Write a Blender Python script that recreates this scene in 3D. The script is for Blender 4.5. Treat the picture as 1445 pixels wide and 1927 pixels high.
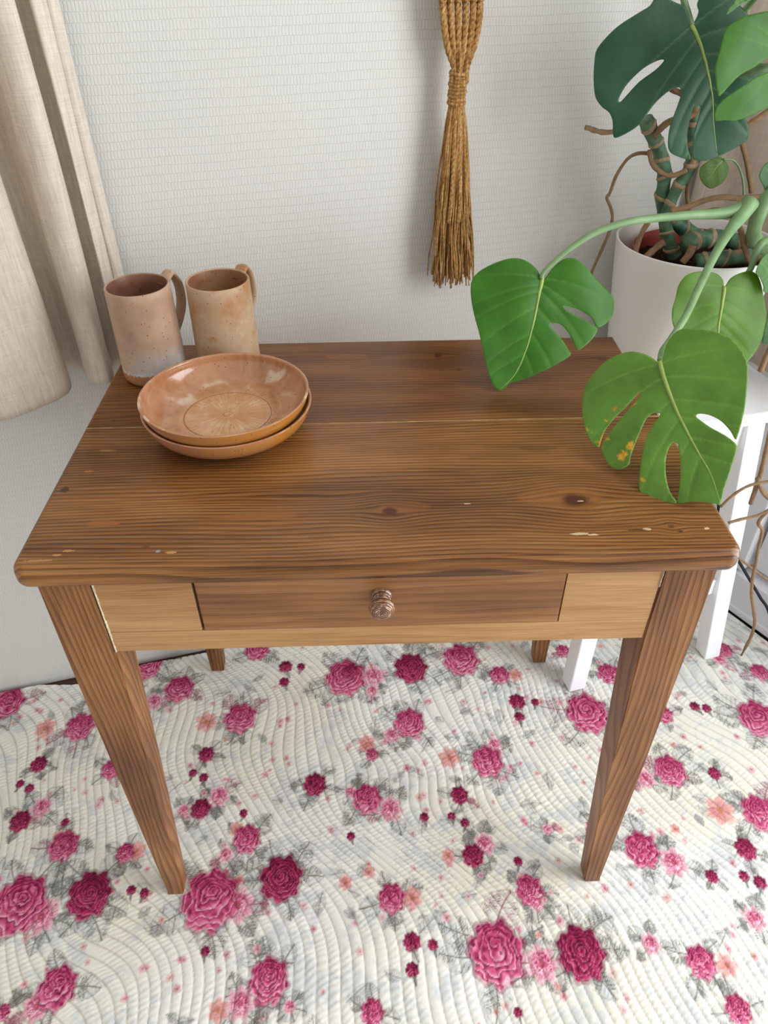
import bpy, bmesh, math, random
import numpy as np
from mathutils import Vector, Matrix
from mathutils.geometry import delaunay_2d_cdt

for _o in list(bpy.data.objects):
    bpy.data.objects.remove(_o)
scene = bpy.context.scene
COL = scene.collection
random.seed(7)
RNG = np.random.default_rng(11)

def S(r, g, b, a=1.0):
    f = lambda c: (c / 12.92 if c <= .04045 else ((c + .055) / 1.055) ** 2.4)
    return (f(r / 255), f(g / 255), f(b / 255), a)

# ------------------------------------------------------------------ camera
CAM_POS = Vector((-.0062, -.553, 1.2719))
PITCH, YAW, ROLL, FPX = .6794, .0201, -.0105, 1382.7
_f = Vector((math.sin(YAW) * math.cos(PITCH), math.cos(YAW) * math.cos(PITCH), -math.sin(PITCH)))
_r = _f.cross(Vector((0, 0, 1))).normalized()
_u = _r.cross(_f)
_r2 = _r * math.cos(ROLL) + _u * math.sin(ROLL)
_u2 = -_r * math.sin(ROLL) + _u * math.cos(ROLL)
cd = bpy.data.cameras.new('camera')
cam = bpy.data.objects.new('camera', cd)
COL.objects.link(cam)
m = Matrix((( _r2.x, _u2.x, -_f.x, CAM_POS.x), (_r2.y, _u2.y, -_f.y, CAM_POS.y), (_r2.z, _u2.z, -_f.z, CAM_POS.z), (0, 0, 0, 1)))
cam.matrix_world = m
cd.sensor_fit = 'AUTO'
cd.sensor_width = 36
cd.lens = FPX / 1927 * 36
cd.clip_start = .05
scene.camera = cam

# ------------------------------------------------------------------ light
world = bpy.data.worlds.new('world')
scene.world = world
world.use_nodes = True
bg = world.node_tree.nodes['Background']
bg.inputs[0].default_value = (1.0, .985, .96, 1)
bg.inputs[1].default_value = .68

def area(name, loc, target, w, h, power, col):
    ld = bpy.data.lights.new(name, 'AREA')
    ld.shape = 'RECTANGLE'
    ld.size, ld.size_y = w, h
    ld.energy = power
    ld.color = col
    o = bpy.data.objects.new(name, ld)
    COL.objects.link(o)
    o.location = loc
    d = Vector(target) - Vector(loc)
    o.rotation_euler = d.to_track_quat('-Z', 'Y').to_euler()
    return o
# daylight entering through the balcony door glazing in the right wall
area('window_daylight', (1.40, -.37, 1.10), (1.40 - .857, -.37 - .514 + .25, 1.02), 1.3, 1.9, 48, (.95, .97, 1.0))

scene.view_settings.view_transform = 'Standard'
scene.view_settings.look = 'None'
scene.view_settings.gamma = 1
scene.view_settings.use_curve_mapping = False
scene.view_settings.exposure = .07

# ------------------------------------------------------------------ measured shapes, in metres
LEAVES = [
{'name': 'L3', 'o': [0.2306, 0.42, 0.8893], 'u': [-0.92227, 0.16502, 0.34955], 'v': [-0.38417, -0.49134, -0.78166], 'outline': [(-0.0015, 0.0015), (0.0079, -0.0069), (0.0247, -0.0123), (0.0431, -0.0103), (0.0608, 0.0008), (0.0788, 0.0188), (0.0862, 0.0355), (0.0814, 0.0533), (0.0671, 0.0782), (0.0457, 0.1067), (0.0218, 0.1409), (0.0095, 0.1549), (0.0013, 0.1605), (-0.0045, 0.1611), (-0.0115, 0.1545), (-0.0145, 0.1461), (-0.0284, 0.1362), (-0.0516, 0.1134), (-0.0672, 0.0962), (-0.0792, 0.0795), (-0.0724, 0.0737), (-0.0607, 0.0658), (-0.0453, 0.0589), (-0.0368, 0.0545), (-0.0374, 0.0496), (-0.0483, 0.0462), (-0.0617, 0.0514), (-0.0751, 0.061), (-0.0862, 0.0698), (-0.094, 0.0588), (-0.1006, 0.0437), (-0.1012, 0.0331), (-0.093, 0.0301), (-0.0776, 0.0288), (-0.0606, 0.0276), (-0.048, 0.0249), (-0.045, 0.0218), (-0.0569, 0.0191), (-0.0734, 0.0193), (-0.089, 0.0233), (-0.0998, 0.0305), (-0.1101, 0.0202), (-0.115, 0.0051), (-0.1103, -0.0116), (-0.0997, -0.0198), (-0.0766, -0.0259), (-0.0531, -0.0347), (-0.0381, -0.0393), (-0.0256, -0.0382), (-0.016, -0.0304), (-0.0091, -0.0163), (-0.0056, -0.0033)], 'holes': [], 'mid': [(-0.0015, -0.0016), (-0.004, 0.0096), (-0.0057, 0.0212), (-0.0134, 0.0583), (-0.0183, 0.0968), (-0.0168, 0.1319), (-0.0053, 0.1592)], 'col': (0.04, 0.17, 0.006), 'cup': 0.5, 'desc': 'a'},
{'name': 'L4', 'o': [0.3403, 0.2322, 0.86], 'u': [-0.87453, 0.02688, -0.48422], 'v': [0.20872, -0.8804, -0.42583], 'outline': [(0.0022, 0.0033), (0.0076, -0.0095), (0.0163, -0.021), (0.0268, -0.0285), (0.0422, -0.0306), (0.0599, -0.0272), (0.0803, -0.0169), (0.0923, -0.0069), (0.103, 0.0135), (0.109, 0.0391), (0.1089, 0.0609), (0.1035, 0.0718), (0.097, 0.0637), (0.0872, 0.0531), (0.0733, 0.0446), (0.0545, 0.037), (0.037, 0.0289), (0.0351, 0.0309), (0.0443, 0.0377), (0.057, 0.0435), (0.074, 0.0535), (0.0878, 0.062), (0.099, 0.0719), (0.1014, 0.0798), (0.1008, 0.0966), (0.0957, 0.1073), (0.0866, 0.1107), (0.0788, 0.1084), (0.075, 0.1014), (0.0631, 0.0863), (0.0518, 0.0738), (0.0415, 0.0638), (0.0326, 0.0607), (0.0258, 0.0642), (0.0286, 0.0688), (0.0381, 0.0747), (0.0504, 0.0866), (0.062, 0.1046), (0.0722, 0.1232), (0.0802, 0.1424), (0.0757, 0.1515), (0.0633, 0.164), (0.0498, 0.1727), (0.0513, 0.1582), (0.0484, 0.1399), (0.0411, 0.1204), (0.0321, 0.1073), (0.0258, 0.1039), (0.0224, 0.1076), (0.0257, 0.1219), (0.0347, 0.1461), (0.044, 0.1642), (0.0482, 0.1734), (0.0331, 0.1787), (0.0142, 0.1897), (0.0104, 0.1927), (0.0002, 0.1784), (-0.0143, 0.1604), (-0.0299, 0.14), (-0.0302, 0.1312), (-0.0247, 0.1191), (-0.0164, 0.1049), (-0.0094, 0.0896), (-0.0079, 0.0844), (-0.0129, 0.084), (-0.0219, 0.0916), (-0.0288, 0.1038), (-0.0321, 0.1184), (-0.0325, 0.1295), (-0.0368, 0.1265), (-0.0507, 0.1077), (-0.0638, 0.0853), (-0.0776, 0.0569), (-0.0817, 0.0408), (-0.0812, 0.025), (-0.0778, 0.0104), (-0.0667, -0.0041), (-0.0476, -0.0185), (-0.0349, -0.025), (-0.0237, -0.0227), (-0.0126, -0.0143), (-0.0051, -0.004), (-0.0009, 0.0034)], 'holes': [], 'mid': [(0.0012, 0.0006), (0.0052, 0.0271), (0.008, 0.0627), (0.0078, 0.0928), (0.0065, 0.1254), (0.0052, 0.1569), (0.0094, 0.1904)], 'col': (0.12, 0.27, 0.035), 'cup': 0.3, 'desc': 'b'},
{'name': 'L5', 'o': [0.5053, 0.455, 0.8566], 'u': [-0.97799, -0.1636, -0.12952], 'v': [0.18882, -0.42974, -0.88299], 'outline': [(-0.0003, -0.0008), (0.0011, -0.0116), (0.0083, -0.0205), (0.0206, -0.026), (0.0396, -0.0298), (0.0561, -0.0272), (0.0671, -0.0159), (0.0721, -0.0019), (0.0797, 0.0147), (0.0819, 0.0325), (0.0782, 0.0471), (0.0714, 0.0717), (0.0551, 0.1002), (0.0276, 0.122), (-0.0022, 0.1252), (-0.0256, 0.1096), (-0.0424, 0.0927), (-0.0547, 0.0703), (-0.06, 0.0497), (-0.0577, 0.0216), (-0.0546, 0.0027), (-0.0492, -0.0089), (-0.0384, -0.015), (-0.0237, -0.015), (-0.0102, -0.0108), (-0.0027, -0.0024)], 'holes': [], 'mid': [(-0.0003, -0.0008), (0.0089, 0.0293), (0.0155, 0.0587), (0.0141, 0.0901), (-0.0022, 0.1246)], 'col': (0.085, 0.2, 0.01), 'vk': 0.5, 'cup': 0.25, 'desc': 'c'},
{'name': 'L1', 'o': [0.4163, 0.56, 1.1632], 'u': [-0.91758, -0.08504, -0.38834], 'v': [0.39511, -0.08709, -0.9145], 'outline': [(0.0014, -0.0015), (0.0016, -0.0091), (0.003, -0.0163), (0.0052, -0.0239), (0.0131, -0.0306), (0.0208, -0.038), (0.0285, -0.0455), (0.0374, -0.047), (0.046, -0.0418), (0.0612, -0.0404), (0.0846, -0.0375), (0.1013, -0.0315), (0.116, -0.0227), (0.1222, -0.0117), (0.1292, 0.0099), (0.132, 0.0302), (0.127, 0.0453), (0.1198, 0.056), (0.1178, 0.0681), (0.1203, 0.0822), (0.1193, 0.0903), (0.1062, 0.0905), (0.0869, 0.0858), (0.0725, 0.0754), (0.0586, 0.0668), (0.0418, 0.0615), (0.0321, 0.0622), (0.0282, 0.0667), (0.0309, 0.0755), (0.0395, 0.0883), (0.0507, 0.104), (0.0572, 0.1203), (0.058, 0.1337), (0.0509, 0.1438), (0.0331, 0.1569), (0.0333, 0.139), (0.0292, 0.1214), (0.0221, 0.1055), (0.015, 0.0947), (0.0093, 0.0954), (0.0063, 0.1005), (0.0139, 0.1149), (0.0228, 0.1301), (0.0282, 0.1472), (0.0284, 0.159), (0.0146, 0.1672), (-0.0052, 0.1702), (-0.0256, 0.1695), (-0.0441, 0.1671), (-0.0485, 0.1603), (-0.0487, 0.1431), (-0.0447, 0.1243), (-0.0648, 0.1074), (-0.0759, 0.0907), (-0.0777, 0.065), (-0.0759, 0.0385), (-0.0704, 0.0194), (-0.06, 0.0033), (-0.0496, -0.0111), (-0.0333, -0.0231), (-0.0184, -0.0265), (-0.0104, -0.0186), (-0.0107, -0.0103), (-0.0055, -0.0026), (-0.0013, 0.0001)], 'holes': [[(0.0432, 0.0226), (0.0525, 0.0211), (0.0683, 0.0228), (0.0855, 0.0294), (0.0971, 0.0368), (0.1052, 0.0459), (0.1031, 0.0491), (0.0929, 0.0441), (0.0752, 0.0357), (0.0546, 0.0307), (0.0434, 0.0255)]], 'mid': [(0.0, -0.0001), (-0.0049, 0.0207), (-0.0086, 0.0465), (-0.0106, 0.0723), (-0.0109, 0.098), (-0.0072, 0.1244), (-0.0035, 0.1685)], 'col': (0.03, 0.1, 0.048), 'vk': 2.2, 'cup': 0.5, 'desc': 'd'},
{'name': 'L2', 'o': [0.537, 0.5, 1.1377], 'u': [-0.27697, 0.21774, 0.93588], 'v': [-0.93699, -0.27705, -0.21284], 'outline': [(0.0559, 0.0407), (0.0576, 0.0537), (0.0587, 0.071), (0.0564, 0.0856), (0.0519, 0.0962), (0.0415, 0.1016), (0.029, 0.1081), (0.018, 0.1144), (0.0075, 0.1163), (-0.0045, 0.1154), (-0.0138, 0.1142), (-0.0169, 0.1116), (-0.0133, 0.1053), (-0.0078, 0.0973), (-0.0014, 0.084), (0.0019, 0.0636), (0.0073, 0.0445), (0.0081, 0.0258), (-0.004, 0.0244), (-0.0088, 0.0458), (-0.0087, 0.0593), (-0.0132, 0.0777), (-0.0184, 0.0954), (-0.0256, 0.1125), (-0.0415, 0.1188), (-0.046, 0.105), (-0.0498, 0.094), (-0.0512, 0.0827), (-0.0507, 0.0713), (-0.0478, 0.0489), (-0.0432, 0.0217), (-0.0303, -0.0021), (0.0028, -0.0115), (0.0333, 0.0055), (0.0491, 0.0229)], 'holes': [], 'mid': [(0.0019, -0.0039), (0.0107, 0.0181), (0.0071, 0.0483)], 'col': (0.045, 0.16, 0.012), 'cup': 0.35, 'desc': 'e'},
{'name': 'L6', 'o': [0.5307, 0.62, 0.9873], 'u': [-0.88084, 0.0782, 0.46692], 'v': [-0.46403, -0.338, -0.8188], 'outline': [(0.0004, -0.0005), (0.0089, 0.0005), (0.016, 0.0076), (0.0217, 0.0166), (0.0252, 0.0245), (0.0223, 0.0327), (0.0144, 0.0396), (0.0043, 0.043), (-0.0058, 0.0421), (-0.0115, 0.0373), (-0.0173, 0.0281), (-0.0195, 0.0184), (-0.017, 0.0086), (-0.0114, 0.003)], 'holes': [], 'mid': [(0.0001, -0.0001), (0.003, 0.0129), (0.0033, 0.0253), (-0.0045, 0.0415)], 'col': (0.07, 0.16, 0.012), 'cup': 0.2, 'desc': 'f'},
{'name': 'L7', 'o': [0.5991, 0.53, 0.9903], 'u': [-0.10986, 0.26941, 0.95674], 'v': [-0.98229, -0.17644, -0.06311], 'outline': [(0.019, 0.0463), (0.0132, 0.0538), (0.0043, 0.0586), (-0.0021, 0.0565), (-0.0095, 0.051), (-0.0176, 0.0471), (-0.0225, 0.041), (-0.0302, 0.0174), (-0.0144, -0.0056), (0.0089, 0.0009), (0.0213, 0.0264)], 'holes': [], 'mid': [(0.0, -0.0), (-0.0005, 0.0243), (-0.0002, 0.0551)], 'col': (0.04, 0.14, 0.03), 'cup': 0.2, 'desc': 'g'},
{'name': 'L8', 'o': [0.6053, 0.47, 0.8808], 'u': [-0.12564, 0.24884, 0.96036], 'v': [-0.94972, -0.31, -0.04392], 'outline': [(0.0261, 0.0487), (0.0179, 0.0597), (0.0028, 0.0684), (-0.0067, 0.0594), (-0.0188, 0.0528), (-0.0273, 0.0512), (-0.0306, 0.0407), (-0.0323, 0.0059), (-0.0091, -0.0104), (0.0193, 0.0068), (0.0303, 0.0309)], 'holes': [], 'mid': [(0.0, 0.0), (-0.0004, 0.0325), (0.0006, 0.0637)], 'col': (0.05, 0.16, 0.02), 'cup': 0.2, 'desc': 'h'},
{'name': 'L9', 'o': [0.6318, 0.49, 0.8078], 'u': [-0.84531, 0.35215, 0.40181], 'v': [-0.51546, -0.33963, -0.78674], 'outline': [(0.0278, 0.0069), (0.0187, 0.0287), (0.0096, 0.0507), (0.004, 0.0612), (-0.0067, 0.0577), (-0.0244, 0.0403), (-0.0191, 0.007), (0.0079, -0.0045)], 'holes': [], 'mid': [(0.0, 0.0), (0.0005, 0.0318), (0.0009, 0.0576)], 'col': (0.06, 0.16, 0.06), 'cup': 0.2, 'desc': 'i'},
{'name': 'L10', 'o': [0.4851, 0.52, 1.212], 'u': [-0.59367, 0.23013, 0.7711], 'v': [-0.79547, -0.31259, -0.51914], 'outline': [(-0.0002, 0.0657), (0.0041, 0.0601), (0.0054, 0.0516), (0.008, 0.0438), (0.0102, 0.0317), (0.0063, 0.0043), (-0.0064, -0.0044), (-0.0076, 0.0197), (-0.0017, 0.0414), (-0.0012, 0.0537)], 'holes': [], 'mid': [(0.0, 0.0), (0.0023, 0.0338), (0.0005, 0.0637)], 'col': (0.05, 0.16, 0.03), 'cup': 0.2, 'desc': 'j'}]
TUBES = [
('petiole', [(0.5284, 0.5, 0.9552, 0.0125), (0.5103, 0.495, 0.9512, 0.0095), (0.4853, 0.487, 0.9497, 0.0075), (0.4468, 0.475, 0.9526, 0.0062), (0.4066, 0.465, 0.9535, 0.0055), (0.3445, 0.45, 0.9521, 0.005), (0.3007, 0.44, 0.9421, 0.0045), (0.2655, 0.43, 0.9235, 0.004), (0.2418, 0.424, 0.9045, 0.0035), (0.2329, 0.421, 0.8955, 0.0032), (0.2305, 0.419, 0.889, 0.003)]),
('petiole', [(0.5296, 0.5, 0.9608, 0.0125), (0.5139, 0.485, 0.9456, 0.01), (0.4918, 0.46, 0.9338, 0.0072), (0.4616, 0.42, 0.9164, 0.0058), (0.4292, 0.37, 0.8965, 0.0052), (0.3976, 0.32, 0.8753, 0.0046), (0.3657, 0.275, 0.8662, 0.004), (0.3487, 0.252, 0.8624, 0.0036), (0.3411, 0.2342, 0.859, 0.0034)]),
('petiole', [(0.5754, 0.5, 0.9073, 0.007), (0.5569, 0.488, 0.9057, 0.006), (0.548, 0.478, 0.8912, 0.005), (0.5436, 0.472, 0.875, 0.0042), (0.5319, 0.468, 0.8596, 0.0038), (0.5085, 0.459, 0.8534, 0.0034)]),
('petiole', [(0.5713, 0.52, 0.9723, 0.011), (0.5559, 0.51, 0.9575, 0.011), (0.5518, 0.51, 0.9395, 0.0105), (0.5572, 0.52, 0.9162, 0.01), (0.5696, 0.53, 0.8973, 0.011), (0.587, 0.53, 0.8876, 0.012), (0.6086, 0.53, 0.8825, 0.012)]),
('petiole', [(0.5303, 0.619, 0.9876, 0.0016), (0.5442, 0.619, 0.9866, 0.0016), (0.5559, 0.62, 0.9781, 0.0016), (0.5657, 0.62, 0.9644, 0.0017), (0.5728, 0.62, 0.949, 0.0018), (0.5819, 0.62, 0.9216, 0.002)]),
('petiole', [(0.4716, 0.62, 1.1145, 0.006), (0.4589, 0.605, 1.1621, 0.0055), (0.4419, 0.595, 1.2003, 0.0055), (0.4193, 0.588, 1.2243, 0.005), (0.4054, 0.58, 1.2151, 0.005), (0.4039, 0.575, 1.1925, 0.0045), (0.4143, 0.57, 1.1714, 0.004), (0.4177, 0.561, 1.162, 0.0035)]),
('petiole', [(0.5713, 0.52, 0.9723, 0.006), (0.5864, 0.525, 0.9813, 0.004), (0.5985, 0.529, 0.9906, 0.003)]),
('petiole', [(0.6086, 0.53, 0.8825, 0.006), (0.6094, 0.5, 0.8868, 0.004), (0.6059, 0.471, 0.8804, 0.003)]),
('petiole', [(0.6086, 0.53, 0.8825, 0.006), (0.6308, 0.51, 0.8494, 0.004), (0.6324, 0.491, 0.8073, 0.003)]),
('petiole', [(0.4711, 0.62, 1.1164, 0.006), (0.4838, 0.585, 1.1636, 0.005), (0.4876, 0.545, 1.1974, 0.004), (0.4855, 0.521, 1.212, 0.003)]),
('petiole', [(0.4726, 0.62, 1.1163, 0.0065), (0.491, 0.57, 1.1066, 0.006), (0.4997, 0.53, 1.1169, 0.006), (0.5201, 0.53, 1.1179, 0.006), (0.5381, 0.52, 1.1226, 0.006), (0.537, 0.5, 1.1377, 0.005)]),
('stem', [(0.5035, 0.645, 0.8336, 0.0115), (0.4888, 0.645, 0.8548, 0.0105), (0.4779, 0.645, 0.8789, 0.01), (0.4695, 0.645, 0.9039, 0.0105), (0.4604, 0.645, 0.9283, 0.0105), (0.4584, 0.645, 0.948, 0.01), (0.4551, 0.645, 0.9658, 0.0105), (0.444, 0.64, 0.9854, 0.0105), (0.4336, 0.635, 1.0029, 0.01), (0.4191, 0.63, 1.0214, 0.0105), (0.4037, 0.625, 1.0416, 0.0105)]),
('stem', [(0.4664, 0.63, 0.9068, 0.009), (0.4698, 0.63, 0.9244, 0.0085), (0.4753, 0.63, 0.9463, 0.009), (0.4841, 0.63, 0.9638, 0.009), (0.4878, 0.63, 0.9781, 0.0095), (0.4863, 0.63, 0.9967, 0.009), (0.4796, 0.63, 1.0256, 0.009), (0.4678, 0.62, 1.0723, 0.009), (0.4708, 0.62, 1.1176, 0.008)]),
('stem', [(0.4768, 0.66, 0.9009, 0.01), (0.5012, 0.66, 0.8821, 0.0115), (0.5231, 0.66, 0.8682, 0.012), (0.5439, 0.655, 0.8557, 0.013)]),
('stem', [(0.4964, 0.6, 0.87, 0.0135), (0.5234, 0.61, 0.8712, 0.0135), (0.5502, 0.62, 0.8707, 0.0135), (0.5653, 0.62, 0.8688, 0.013)]),
('stem', [(0.5793, 0.63, 0.8635, 0.0125), (0.6011, 0.62, 0.858, 0.013), (0.627, 0.6, 0.8577, 0.013)]),
('stem', [(0.5094, 0.575, 0.8503, 0.0115), (0.538, 0.575, 0.8531, 0.012), (0.5749, 0.575, 0.8558, 0.0115), (0.6075, 0.575, 0.8585, 0.011), (0.6322, 0.575, 0.8598, 0.011)]),
('aerial_root', [(0.4317, 0.655, 0.9888, 0.0026), (0.412, 0.655, 0.9891, 0.0026), (0.3973, 0.655, 0.981, 0.0026), (0.3852, 0.655, 0.9582, 0.0026), (0.3799, 0.655, 0.9331, 0.0026), (0.3765, 0.655, 0.9244, 0.0026), (0.3863, 0.655, 0.908, 0.0026), (0.391, 0.655, 0.8922, 0.0026), (0.3893, 0.655, 0.8686, 0.0026), (0.3816, 0.655, 0.8384, 0.0026), (0.3734, 0.655, 0.809, 0.0026), (0.3703, 0.655, 0.7843, 0.0026)]),
('aerial_root', [(0.31, 0.6, 1.0374, 0.0036), (0.3154, 0.6, 1.0366, 0.0036), (0.3235, 0.6, 1.0338, 0.0036), (0.3394, 0.6, 1.0308, 0.0036), (0.3574, 0.6, 1.0326, 0.0036), (0.3737, 0.6, 1.0393, 0.0036)]),
('aerial_root', [(0.4128, 0.612, 1.0032, 0.0036), (0.4203, 0.612, 0.9871, 0.0036), (0.4324, 0.612, 0.9759, 0.0036), (0.4486, 0.612, 0.9682, 0.0036), (0.4613, 0.612, 0.9688, 0.0036), (0.4757, 0.612, 0.9753, 0.0036)]),
('aerial_root', [(0.4956, 0.645, 0.9683, 0.0036), (0.4968, 0.645, 0.9474, 0.0036), (0.5001, 0.645, 0.9276, 0.0036), (0.5106, 0.645, 0.9032, 0.0036)]),
('aerial_root', [(0.4508, 0.575, 0.9276, 0.004), (0.4758, 0.575, 0.9333, 0.004), (0.5012, 0.575, 0.9428, 0.004), (0.5241, 0.575, 0.9462, 0.004), (0.5526, 0.575, 0.9442, 0.004), (0.5954, 0.575, 0.9473, 0.004)]),
('aerial_root', [(0.5538, 0.63, 1.0124, 0.004), (0.5664, 0.63, 0.9918, 0.004), (0.5801, 0.63, 0.9655, 0.004), (0.5931, 0.63, 0.9367, 0.004)]),
('aerial_root', [(0.5335, 0.615, 1.023, 0.004), (0.5498, 0.615, 1.034, 0.004), (0.5625, 0.615, 1.0428, 0.004), (0.5814, 0.615, 1.0562, 0.004)]),
('aerial_root', [(0.4301, 0.6, 0.9038, 0.004), (0.4236, 0.6, 0.8877, 0.004), (0.4202, 0.6, 0.868, 0.004), (0.42, 0.6, 0.8529, 0.004)]),
('aerial_root', [(0.4966, 0.572, 0.8763, 0.006), (0.4942, 0.572, 0.8633, 0.006), (0.4867, 0.572, 0.8501, 0.006)]),
('aerial_root', [(0.5378, 0.545, 0.9238, 0.0042), (0.551, 0.545, 0.9059, 0.0042), (0.5623, 0.545, 0.8845, 0.0042), (0.577, 0.545, 0.86, 0.0042)]),
('aerial_root', [(0.5018, 0.575, 0.926, 0.003), (0.517, 0.575, 0.9288, 0.003), (0.5365, 0.575, 0.9254, 0.003), (0.5494, 0.575, 0.9143, 0.003)]),
('aerial_root', [(0.462, 0.6, 0.8731, 0.0055), (0.4549, 0.6, 0.8674, 0.0055), (0.4453, 0.6, 0.8576, 0.0055), (0.4378, 0.6, 0.8492, 0.0055)]),
('aerial_root', [(0.5648, 0.555, 0.8762, 0.0035), (0.5686, 0.555, 0.8984, 0.0035), (0.5674, 0.555, 0.9179, 0.0035)]),
('aerial_root', [(0.4329, 0.63, 1.0791, 0.004), (0.4522, 0.63, 1.0722, 0.004), (0.4753, 0.63, 1.057, 0.004), (0.4979, 0.63, 1.0594, 0.004)]),
('aerial_root', [(0.4181, 0.618, 1.0197, 0.0048), (0.4269, 0.618, 1.0322, 0.0048), (0.4382, 0.618, 1.0404, 0.0048), (0.4589, 0.618, 1.0443, 0.0048), (0.4791, 0.618, 1.0556, 0.0048)]),
('aerial_root', [(0.5987, 0.43, 0.4717, 0.0026), (0.6083, 0.43, 0.4901, 0.0026), (0.6217, 0.43, 0.507, 0.0026), (0.6391, 0.43, 0.5189, 0.0026), (0.6686, 0.43, 0.526, 0.0026)]),
('aerial_root', [(0.6224, 0.43, 0.4349, 0.0026), (0.6437, 0.43, 0.4428, 0.0026), (0.6696, 0.43, 0.4505, 0.0026), (0.6887, 0.43, 0.4643, 0.0026)]),
('aerial_root', [(0.6965, 0.44, 0.4596, 0.0033), (0.6909, 0.4438, 0.441, 0.0033), (0.6892, 0.4477, 0.4182, 0.0033), (0.704, 0.4515, 0.3981, 0.0033), (0.711, 0.4554, 0.3753, 0.0033), (0.7171, 0.4592, 0.3454, 0.0033), (0.7268, 0.4631, 0.3034, 0.0033), (0.7366, 0.4669, 0.2568, 0.0033), (0.7512, 0.4708, 0.2081, 0.0033), (0.7729, 0.4746, 0.1571, 0.0033), (0.7892, 0.4785, 0.117, 0.0033), (0.7978, 0.4823, 0.0726, 0.0033), (0.7997, 0.4862, 0.0338, 0.0033), (0.8011, 0.49, -0.0044, 0.00198)]),
('aerial_root', [(0.7117, 0.5, 0.2867, 0.0026), (0.7401, 0.5, 0.2628, 0.0026), (0.7692, 0.5, 0.2385, 0.0026), (0.8076, 0.5, 0.2103, 0.0026)]),
('aerial_root', [(0.6134, 0.47, 0.755, 0.005), (0.6098, 0.47, 0.7353, 0.005), (0.6093, 0.47, 0.7132, 0.005)]),
('aerial_root', [(0.6601, 0.47, 0.6119, 0.004), (0.6666, 0.47, 0.5639, 0.004), (0.6734, 0.47, 0.5078, 0.004), (0.6758, 0.47, 0.4449, 0.004)]),
('aerial_root', [(0.6638, 0.46, 0.5097, 0.004), (0.6826, 0.46, 0.4801, 0.004), (0.7095, 0.46, 0.4555, 0.004)])]
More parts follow.
